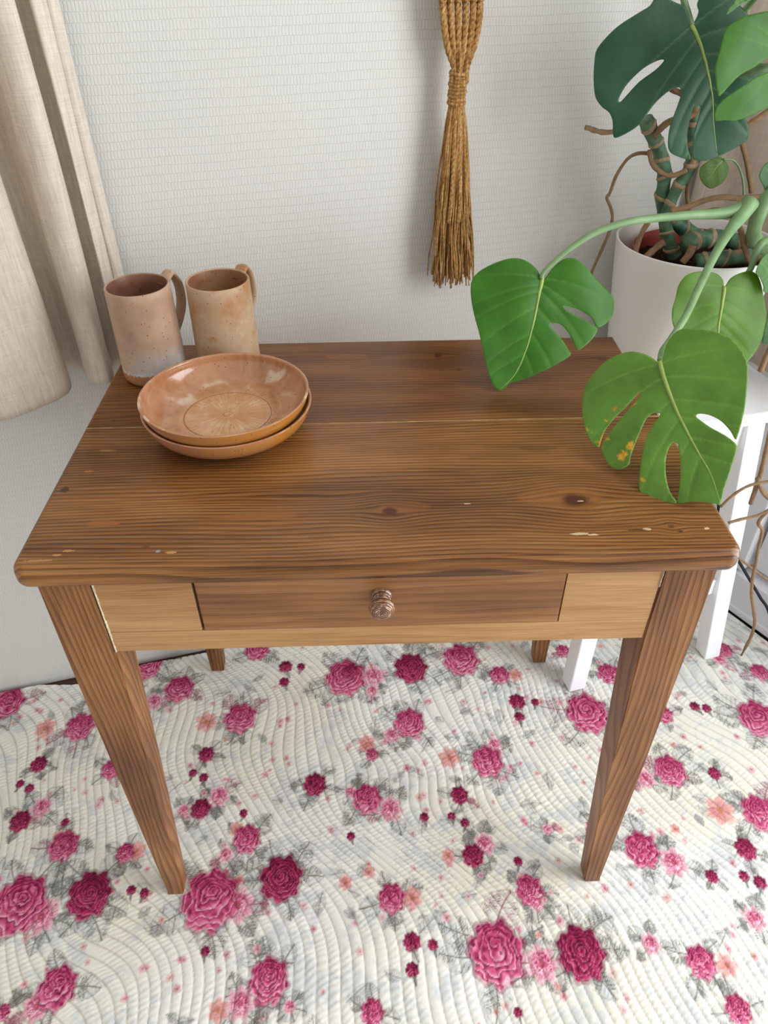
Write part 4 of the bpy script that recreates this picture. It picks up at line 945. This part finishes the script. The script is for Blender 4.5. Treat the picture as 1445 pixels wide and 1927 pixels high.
curtain('long beige linen curtain hanging in folds at the left edge', [(-.98, .24), (-.90, .30), (-.84, .365), (-.79, .375), (-.76, .33), (-.72, .275), (-.66, .29), (-.61, .355), (-.575, .37), (-.535, .378), (-.502, .400), (-.474, .424), (-.466, .447), (-.476, .480), (-.492, .508), (-.476, .517), (-.455, .503), (-.442, .482), (-.424, .470), (-.408, .474), (-.411, .500), (-.424, .524), (-.426, .5345), (-.414, .539), (-.403, .533), (-.399, .514), (-.392, .511), (-.386, .523), (-.376, .540)],
        .715, 2.3, M_LIN, 1, 1.)
M_LIN2 = linen('shaded_beige_linen', S(206, 190, 174), .10)  # darker copy of the beige linen, with the corner's shade in its colour
rp = [(.566, .772), (.585, .768), (.612, .766), (.64, .752), rw(.06, .105), rw(.11, .100), rw(.16, .112), rw(.21, .098), rw(.26, .112), rw(.31, .096), rw(.36, .110), rw(.42, .098), rw(.48, .112)]
curtain('flat beige linen curtain in shade behind the monstera', rp, .612, 2.3, M_LIN2, -1, 4.)

# ================================================================== macrame tassel
def jute(name):
    t = NT(name, .85, .15)
    n1 = t.noise(t.co, 260, 3)
    x, y, z = t.xyz()
    n2 = t.noise(t.comb(t.m('MULTIPLY', x, 420.), t.m('MULTIPLY', y, 420.), t.m('MULTIPLY', z, 22.)), 1, 2)
    t.color(t.ramp(t.m('ADD', t.m('MULTIPLY', n1, .45), t.m('MULTIPLY', n2, .55)), [(.32, S(108, 76, 38)), (.5, S(168, 126, 74)), (.68, S(210, 174, 120))]))
    t.bump(n1, .0008, .6)
    return t.mat
M_JUTE = jute('ochre_jute')
TSO = Vector((.1405, .6495, .79))
tas = empty('macrame_tassel', TSO, WA)
tag(tas, 'ochre macrame cord tassel hanging against the pale wall', 'tassel')
def rope(name, P, R, turns, parent, strands=3, sub=8):
    pth = smooth_path(P, sub)
    n = len(pth)
    T = np.gradient(pth, axis=0); T /= np.linalg.norm(T, axis=1)[:, None]
    ref = np.array([0, 1., 0])
    N = np.cross(T, ref); N /= np.linalg.norm(N, axis=1)[:, None] + 1e-9
    B = np.cross(T, N)
    v, f = [], []
    tt = np.linspace(0, 1, n)
    for s in range(strands):
        a = tt * turns * 2 * np.pi + s * 2 * np.pi / strands
        q = pth + (N * np.cos(a)[:, None] + B * np.sin(a)[:, None]) * R * .5
        tube_geo(q, np.full(n, R * .62), 7, None, v, f)
    return pyd(name, v, f, M_JUTE, parent)
ZW1, ZW0 = 1.104 - .79, 1.062 - .79       # wrap top / bottom
ztop = 1.186 - .79
xt = [-.0390, -.0280, -.0170, -.0060, .0050, .0150]
for i, x in enumerate(xt):
    xb = -.0185 + .0034 * i
    yb = -.003 + .004 * math.sin(i * 2.2)
    rope('cord', [(x, 0, ztop + .002), (x * .95 + .0005, -.003, ztop - .022), (x * .62 + xb * .35, -.005, ztop - .052), (xb, yb, ZW1 + .004), (xb, yb, ZW1 - .014)], .0046, 4.5, tas, 3, 9)
    # square knot at the top of each cord and the cord going on upward
    rope('knot', [(x - .006, -.004, ztop + .004), (x - .001, -.0095, ztop + .001), (x + .005, -.006, ztop + .006), (x + .005, .002, ztop + .011), (x - .001, .004, ztop + .012), (x - .006, -.002, ztop + .013), (x - .001, -.0095, ztop + .013), (x + .006, -.006, ztop + .017)], .0034, 3, tas, 3, 6)
    rope('cord', [(x, 0, ztop + .006), (x * 1.1, 0, ztop + .05), (x * .9, 0, ztop + .12), (x * 1.2, 0, ztop + .2), (x * .7, 0, ztop + .3), (0 + .002 * i, 0, ztop + .42)], .0042, 9, tas, 3, 9)
v, f = [], []
turns = 9
pw = []
for k in range(turns * 22 + 1):
    a = k / 22 * 2 * math.pi
    z = ZW1 - (ZW1 - ZW0) * k / (turns * 22)
    rr_ = .0112 + .0008 * math.sin(a * .37)
    pw.append((rr_ * math.cos(a) - .010 - .001 * (1 - z / ZW1) * 14, rr_ * .9 * math.sin(a), z + .0012 * math.sin(a + 1)))
tube_geo(np.array(pw), np.full(len(pw), .0027), 8, None, v, f)
wr = pyd('wrapping', v, f, M_JUTE, tas)
wr['label'] = 'cord wound tightly round the tassel neck'
v, f = [], []
rt = random.Random(3)
for i in range(230):
    a = rt.uniform(0, 2 * math.pi); q = math.sqrt(rt.random())
    x0, y0 = .0085 * q * math.cos(a) - .0115, .008 * q * math.sin(a)
    xe = .038 * q * math.cos(a) + rt.gauss(0, .0025) - .006
    ye = max(-.026, min(.020, .017 * q * math.sin(a) + rt.gauss(0, .002)))
    zb = rt.gauss(.013, .007)
    if rt.random() < .12: zb += rt.uniform(.005, .05)
    pts = []
    k1, k2, p1, p2 = rt.uniform(.0005, .0042), rt.uniform(.0005, .003), rt.uniform(0, 6), rt.uniform(0, 6)
    for k in range(9):
        t_ = k / 8
        sp = t_ ** .75
        x = x0 + (xe - x0) * sp + k1 * math.sin(t_ * 13 + p1) * t_ - .006 * t_ * (1 - t_)
        y = y0 + (ye - y0) * sp + k2 * math.sin(t_ * 11 + p2) * t_
        pts.append((x, y, ZW0 + .006 + (zb - ZW0 - .006) * t_))
    pth = smooth_path(pts, 3)
    rr0 = rt.uniform(.0009, .0019)
    tube_geo(pth, np.linspace(rr0 * 1.3, rr0 * .7, len(pth)), 5, None, v, f)
fr = pyd('fringe', v, f, M_JUTE, tas)
fr['kind'] = 'stuff'
fr['label'] = 'loose frayed strands of the tassel skirt'
for i in range(9):                       # twisted strands that still hold together
    a = i / 9 * 2 * math.pi
    x0, y0 = .008 * math.cos(a) - .011, .0075 * math.sin(a)
    xe, ye = .019 * math.cos(a) - .007, .015 * math.sin(a)
    rope('twisted_strand', [(x0, y0, ZW0 + .004), ((x0 * .6 + xe * .4), y0 * .6 + ye * .4, ZW0 - .06), (xe, ye, ZW0 - .125 - .01 * math.sin(i * 3)), (xe * 1.15 - .001, ye, ZW0 - .165)], .0036, 7, tas, 3, 10)

# ================================================================== stool
SA = math.radians(13.5)
stool = empty('plant_stool', (.522, .665, 0), SA)
tag(stool, 'white painted wooden stool carrying the potted monstera', 'stool')
M_STO = NT('white_stool_paint', .4, .4)
_n = M_STO.noise(M_STO.co, 9, 4)
M_STO.color(M_STO.ramp(_n, [(.3, S(238, 241, 245)), (.7, S(248, 250, 252))]))
M_STO.bump(M_STO.noise(M_STO.co, 60, 4), .0006, .4)
M_STO = M_STO.mat
# local frame: u = x', v = y'; origin at u=.663, v=.525
U0, V0 = .663, .525
box('seat', .474 - U0, .866 - U0, .352 - V0, .628 - V0, .578, .602, M_STO, stool, .004)
def sleg(u0, u1, v0, v1, du, dv):
    bm = bmesh.new()
    c = [(u0, v0, 0), (u1, v0, 0), (u1, v1, 0), (u0, v1, 0), (u0 + du, v0 + dv, .579), (u1 + du, v0 + dv, .579), (u1 + du, v1 + dv, .579), (u0 + du, v1 + dv, .579)]
    hexa(bm, c, .003)
    from_bm('leg', bm, M_STO, stool)
lw = .037
fu0, fu1, fv0, fv1 = .482 - U0, .844 - U0, .298 - V0, .629 - V0
sp_u, sp_v = .048, .060
sleg(fu0, fu0 + lw, fv0, fv0 + lw, sp_u, sp_v)
sleg(fu1 - lw, fu1, fv0, fv0 + lw, -sp_u, sp_v)
sleg(fu0, fu0 + lw, fv1 - lw, fv1, sp_u, -.012)
sleg(fu1 - lw, fu1, fv1 - lw, fv1, -sp_u, -.012)
box('apron', fu0 + sp_u + .02, fu1 - sp_u - .02, .366 - V0, .384 - V0, .528, .5785, M_STO, stool, .001)
box('apron', fu0 + sp_u + .02, fu1 - sp_u - .02, .592 - V0, .610 - V0, .528, .5785, M_STO, stool, .001)
for u in (fu0 + sp_u + .006, fu1 - sp_u - .024):
    box('apron', u, u + .018, .384 - V0, .592 - V0, .528, .5785, M_STO, stool, .001)
zr = .20
k = zr / .579
box('stretcher', fu0 + sp_u * k + .02, fu1 - sp_u * k - .02, fv0 + sp_v * k + .010, fv0 + sp_v * k + .026, zr - .02, zr + .02, M_STO, stool, .0015)
box('stretcher', fu0 + sp_u * k + .02, fu1 - sp_u * k - .02, fv1 - .030, fv1 - .014, zr - .02, zr + .02, M_STO, stool, .0015)

# ================================================================== pots
PX, PY, PZ = .532, .640, .602
M_POT = plain('white_ceramic_glaze', S(240, 238, 234), .28, .5, .012, 5)
pr = [(0, .001), (.094, .001), (.098, .003), (.100, .008)]
H = .260
for i in range(1, 60):
    z = .008 + (H - .012) * i / 59
    r = .100 + .028 * (z / H) ** .85
    for zz in (.112, .100, .088, .076, .064, .052):
        r -= .0007 * math.exp(-((z - zz) / .0016) ** 2)
    pr.append((r, z))
pr += [(.1280, H - .001), (.1268, H), (.1250, H - .0006), (.1238, H - .003)]
for i in range(1, 12):
    pr.append((.1238 - .026 * i / 11, H - .003 - (H - .012) * i / 11))
pr += [(0, .009)]
pot = lathe('cover_pot', pr, M_POT, None, 128, (PX, PY, PZ))
tag(pot, 'large white ceramic cover pot standing on the white stool', 'pot')
M_TER = plain('terracotta_plastic', S(150, 62, 50), .5, .4, .05, 30)
NPX, NPY = PX + .009, PY + .002
npr = [(0, .0005), (.075, .0005), (.0785, .004), (.103, .210), (.1065, .211), (.1075, .2145), (.1075, .2335), (.1058, .235), (.1040, .2335), (.1030, .22), (.099, .18), (.081, .012), (0, .010)]
npot = lathe('nursery_pot', npr, M_TER, None, 96, (NPX, NPY, PZ + .0095))
tag(npot, 'reddish plastic nursery pot of soil inside the white cover pot', 'pot')
def soil():
    v, f = [], []
    nr, na = 26, 90
    for i in range(nr + 1):
        r = .1008 * i / nr
        for k in range(na):
            a = 2 * math.pi * k / na
            x, y = r * math.cos(a), r * math.sin(a)
            z = .206 + .016 * (float(vnoise(np.array(x * 60 + 30), np.array(y * 60 + 30), 61)) - .5) + .008 * (float(vnoise(np.array(x * 200 + 30), np.array(y * 200 + 30), 62)) - .5)
            v.append((x, y, z))
    for i in range(nr):
        for k in range(na):
            l = (k + 1) % na
            f.append((i * na + k, i * na + l, (i + 1) * na + l, (i + 1) * na + k))
    t = NT('dark_potting_soil', .95, .1)
    t.color(t.ramp(t.noise(t.co, 220, 5, .7), [(.3, S(24, 15, 10)), (.55, S(62, 40, 27)), (.78, S(112, 80, 56))]))
    t.bump(t.noise(t.co, 160, 5, .7), .006, .9)
    o = pyd('soil', v, f, t.mat, npot)
    o['label'] = 'crumbly dark brown soil'
soil()

# ================================================================== cable
def cable():
    p = smooth_path(CABLE, 10)
    v, f = tube_geo(p, np.full(len(p), .0032), 10)
    o = pyd('power_cable', v, f, M_RUB)
    tag(o, 'black cable running down to the quilt beside the balcony door', 'cable')
cable()

# ================================================================== monstera
plant = empty('monstera_plant', (NPX, NPY, PZ + .22))
tag(plant, 'monstera with split leaves and brown aerial roots growing from the white pot', 'plant')
POFF = Vector(plant.location)

def leaf_mat(name, col):
    t = NT(name, .4, .36)
    a = t.n('ShaderNodeAttribute', attribute_name='vein').outputs['Fac']
    n1 = t.noise(t.co, 26, 3)
    n2 = t.noise(t.co, 240, 3)
    d = tuple(k * .72 for k in col) + (1,)
    l = tuple(k * 1.25 for k in col) + (1,)
    c = t.ramp(t.m('ADD', t.m('MULTIPLY', n1, .8), t.m('MULTIPLY', n2, .2)), [(.3, d), (.7, l)])
    vc = tuple(min(1, k * w + s) for k, w, s in zip(col, (1.9, 1.7, 1.8), (.10, .13, .05))) + (1,)
    c = t.mix(t.m('MULTIPLY', a, .42), c, vc)
    bl = t.n('ShaderNodeAttribute', attribute_name='blight').outputs['Fac']
    c = t.mix(bl, c, t.ramp(n2, [(.35, S(206, 140, 24)), (.6, S(230, 186, 60))]))
    t.color(c)
    t.put(t.b.inputs['Roughness'], t.m('ADD', t.m('MULTIPLY', n2, .15), .36))
    t.bump(t.noise(t.co, 130, 3), .0008, .3)
    tr = t.n('ShaderNodeBsdfTranslucent', {'Color': tuple(min(1, k * w) for k, w in zip(col, (2.4, 1.9, 1.2))) + (1,)})
    ms = t.n('ShaderNodeMixShader', {0: .22})
    t.t.links.new(t.b.outputs[0], ms.inputs[1]); t.t.links.new(tr.outputs[0], ms.inputs[2])
    t.t.links.new(ms.outputs[0], t.t.nodes['Material Output'].inputs[0])
    return t.mat
M_RIB = plain('pale_leaf_rib', S(150, 172, 88), .45, .4, .08, 60)

def inside(P, poly):
    x, y = P[:, 0], P[:, 1]
    r = np.zeros(len(P), bool)
    n = len(poly)
    for i in range(n):
        x0, y0 = poly[i]; x1, y1 = poly[(i + 1) % n]
        c = ((y0 > y) != (y1 > y)) & (x < (x1 - x0) * (y - y0) / (y1 - y0 + 1e-15) + x0)
        r ^= c
    return r

def seg_dist(P, line):
    """distance to polyline, and arclength + signed side of the closest point"""
    best = np.full(len(P), 1e9); side = np.zeros(len(P)); arc = np.zeros(len(P))
    acc = 0
    for a, b in zip(line[:-1], line[1:]):
        d = b - a; L = np.linalg.norm(d) + 1e-12
        t = np.clip(((P - a) @ d) / (L * L), 0, 1)
        q = a + t[:, None] * d
        dd = np.linalg.norm(P - q, axis=1)
        mk = dd < best
        best[mk] = dd[mk]
        cr = d[0] * (P[:, 1] - a[1]) - d[1] * (P[:, 0] - a[0])
        side[mk] = np.sign(cr)[mk]; arc[mk] = (acc + t * L)[mk]
        acc += L
    return best, side, arc

def closed_smooth(P, n=3):
    P = np.array(P, float)
    m_ = len(P)
    out = []
    for i in range(m_):
        p0, p1, p2, p3 = P[i - 1], P[i], P[(i + 1) % m_], P[(i + 2) % m_]
        for t in np.linspace(0, 1, n, endpoint=False):
            out.append(.5 * ((2 * p1) + (p2 - p0) * t + (2 * p0 - 5 * p1 + 4 * p2 - p3) * t * t + (-p0 + 3 * p1 - 3 * p2 + p3) * t ** 3))
    return np.array(out)

def make_leaf(D):
    out = closed_smooth(D['outline'], 3)
    holes = [closed_smooth(h, 3) for h in D['holes']]
    mid = smooth_path(np.array(D['mid']), 8)
    size = np.ptp(out, axis=0).max()
    st = .0022 if size > .1 else .0016
    lo, hi = out.min(0), out.max(0)
    gx, gy = np.meshgrid(np.arange(lo[0], hi[0], st), np.arange(lo[1], hi[1], st))
    G = np.stack([gx.ravel() + (np.arange(gx.size) // gx.shape[1] % 2) * st * .5, gy.ravel()], 1)
    ok = inside(G, out)
    for h in holes: ok &= ~inside(G, h)
    G = G[ok]
    loops = [out] + holes
    for l in loops:
        d, _, _ = seg_dist(G, np.vstack([l, l[:1]]))
        G = G[d > st * .45]
    pts, edges = [], []
    for l in loops:
        b = len(pts)
        pts += [tuple(p) for p in l]
        edges += [(b + i, b + (i + 1) % len(l)) for i in range(len(l))]
    pts += [tuple(p) for p in G]
    vv, ee, ff, *_ = delaunay_2d_cdt([Vector(p) for p in pts], edges, [], 0, 1e-6)
    V = np.array([tuple(p) for p in vv])
    F = np.array([tuple(q) for q in ff])
    cen = V[F].mean(1)
    keep = inside(cen, out)
    for h in holes: keep &= ~inside(cen, h)
    F = F[keep]
    # veins
    L = np.linalg.norm(np.diff(mid, axis=0), axis=1).sum()
    dm, side, arc = seg_dist(V, mid)
    vein = np.zeros(len(V))
    groove = np.zeros(len(V))
    tm = np.gradient(mid, axis=0); tm /= np.linalg.norm(tm, axis=1)[:, None]
    for k in range(6):
        i = int((.03 + .135 * k) * (len(mid) - 1))
        for s in (-1, 1):
            p = mid[i].copy()
            a0 = math.radians((92, 74, 64, 56, 50, 44)[k])
            base = math.atan2(tm[i][1], tm[i][0])
            ln = [p.copy()]
            for j in range(26):
                a = base + s * (a0 - .55 * (j / 26))
                p = p + np.array([math.cos(a), math.sin(a)]) * size / 26 * .75
                ln.append(p.copy())
            d, _, ar = seg_dist(V, np.array(ln))
            fade = np.clip(1 - ar / (size * .62), 0, 1)
            g = np.exp(-(d / .0009) ** 2) * fade
            vein = np.maximum(vein, g)
            groove = np.maximum(groove, np.exp(-(d / .0035) ** 2) * fade)
    de, _, _ = seg_dist(V, np.vstack([out, out[:1]]))
    vein = np.maximum(vein * D.get('vk', 1.), .8 * np.exp(-(de / .0007) ** 2))
    w = dm / size
    c = D['cup']
    hgt = size * (.22 * c * w ** .9 * (w > 0) - .75 * c * w ** 2)
    hgt = hgt - .0010 * groove * (size / .2)
    hgt += size * .012 * np.sin(V[:, 0] / size * 11 + 1) * np.sin(V[:, 1] / size * 9)
    tipk = np.clip((arc / L - .8) / .2, 0, 1)
    o0, u, v = Vector(D['o']), Vector(D['u']), Vector(D['v'])
    nn = u.cross(v).normalized()
    if nn.dot(CAM_POS - o0) < 0: nn = -nn
    def W(p, h): return o0 + u * float(p[0]) + v * float(p[1]) + nn * float(h)
    blight = np.zeros(len(V))
    if D['name'] == 'L4':
        rb = np.random.default_rng(2)
        for (bx, by, br) in BLIGHT:
            d = np.hypot(V[:, 0] - bx, V[:, 1] - by) + .003 * (vnoise(V[:, 0] * 300 + 90, V[:, 1] * 300 + 90, 71) - .5) * 2
            blight = np.maximum(blight, np.clip((br - d) / .0012, 0, 1))
    org = W((0, 0), 0)
    verts = [tuple(W(p, h) - POFF) for p, h in zip(V, hgt)]
    o = pyd('leaf', verts, [tuple(int(i) for i in q) for q in F], leaf_mat('monstera_leaf_green_' + D['desc'], D['col']), plant)
    me = o.data
    at = me.attributes.new('vein', 'FLOAT', 'POINT'); at.data.foreach_set('value', np.clip(vein, 0, 1).astype(np.float32))
    at = me.attributes.new('blight', 'FLOAT', 'POINT'); at.data.foreach_set('value', np.clip(blight, 0, 1).astype(np.float32))
    md = o.modifiers.new('thick', 'SOLIDIFY'); md.thickness = .0007; md.offset = -1
    # midrib follows the leaf surface
    _, _, ma = seg_dist(mid, mid)
    inm = inside(mid, out)
    inm[:2] = True
    mm = mid[inm]
    if len(mm) > 4:
        dmm = np.linalg.norm(V[None, :, :] - mm[:, None, :], axis=2).argmin(1)
        path = np.array([tuple(W(p, hgt[j] - .0003) - POFF) for p, j in zip(mm, dmm)])
        r0 = .0030 if size > .15 else (.0020 if size > .1 else .0010)
        vv_, ff_ = tube_geo(path, r0 * (.15 + .85 * np.linspace(1, 0, len(path)) ** 1.3), 8)
        rb_ = pyd('midrib', vv_, ff_, M_RIB, o)
    return o
LN = {'L3': 'bright green split leaf whose tip rests on the table', 'L4': 'large light green split leaf with yellow spots over the table edge', 'L5': 'whole heart-shaped leaf in front of the white pot',
      'L1': 'big dark bluish green split leaf at the top', 'L2': 'glossy green leaf cut by the right edge of the picture', 'L6': 'small round leaf on a thin stalk'}
# yellowed spots on the front leaf, in its own plane
def plane_uv(name, pts):
    D = [d for d in LEAVES if d['name'] == name][0]
    return pts
BLIGHT = BLIGHT_UV
for D in LEAVES:
    o = make_leaf(D)
    if D['name'] in LN: o['label'] = LN[D['name']]

M_PET = plain('pale_green_petiole', S(122, 154, 106), .45, .4, .08, 40)
def stem_mat():
    t = NT('green_monstera_stem', .5, .35)
    n1 = t.noise(t.co, 60, 4)
    n2 = t.noise(t.co, 18, 3)
    c = t.ramp(n1, [(.3, S(54, 90, 66)), (.7, S(104, 138, 106))])
    c = t.mix(t.step(n2, .62, .68), c, S(150, 112, 78))
    t.color(c)
    t.bump(n1, .0015, .4)
    return t.mat
M_STEM = stem_mat()
M_NODE = plain('brown_node_scar', S(198, 170, 136), .85, .15, .10, 160, .002)
M_ROOT = plain('brown_aerial_root', S(158, 128, 96), .8, .2, .09, 120, .0015)
for kind, P in TUBES:
    A = np.array(P)
    A[:, :3] -= np.array(tuple(POFF))
    q = smooth_path(A, 8 if kind == 'stem' else 7)
    pth, rad = q[:, :3], q[:, 3].copy()
    if kind == 'stem':
        s = np.r_[0, np.cumsum(np.linalg.norm(np.diff(pth, axis=0), axis=1))]
        sp = .030
        rad = rad * (1 + .10 * np.exp(-((((s / sp) % 1) - .5) / .16) ** 2))
        v, f = tube_geo(pth, rad, 18)
        so = pyd('stem', v, f, M_STEM, plant)
        kk = .5
        while kk * sp < s[-1]:
            c = kk * sp
            ii = [np.interp(c + d_, s, np.arange(len(s))) for d_ in np.linspace(-.0035, .0035, 5)]
            seg = np.array([[np.interp(x, np.arange(len(s)), pth[:, k_]) for k_ in range(3)] for x in ii])
            # node scars slant round the stem
            rr_ = np.array([.2, 1.02, 1.09, 1.02, .2]) * np.interp(c, s, rad)
            rr_[0] = rr_[4] = np.interp(c, s, rad) * .97
            tl = np.array([random.uniform(-.003, .003) for _ in range(3)])
            v, f = tube_geo(seg, rr_, 18)
            T0 = seg[-1] - seg[0]; T0 /= np.linalg.norm(T0)
            sl = np.array([random.uniform(-.35, .35) for _ in range(3)])
            v = [tuple(np.array(p) + T0 * float((np.array(p) - seg[2]) @ sl)) for p in v]
            pyd('node_ring', v, f, M_NODE, so)
            kk += 1
    elif kind == 'petiole':
        v, f = tube_geo(pth, rad, 14)
        pyd('petiole', v, f, M_PET, plant)
    else:
        wob = RNG.normal(0, 1, len(rad))
        rad = rad * (1 + .10 * np.convolve(wob, [.3, .4, .3], 'same'))
        v, f = tube_geo(pth, rad, 9)
        pyd('aerial_root', v, f, M_ROOT, plant)
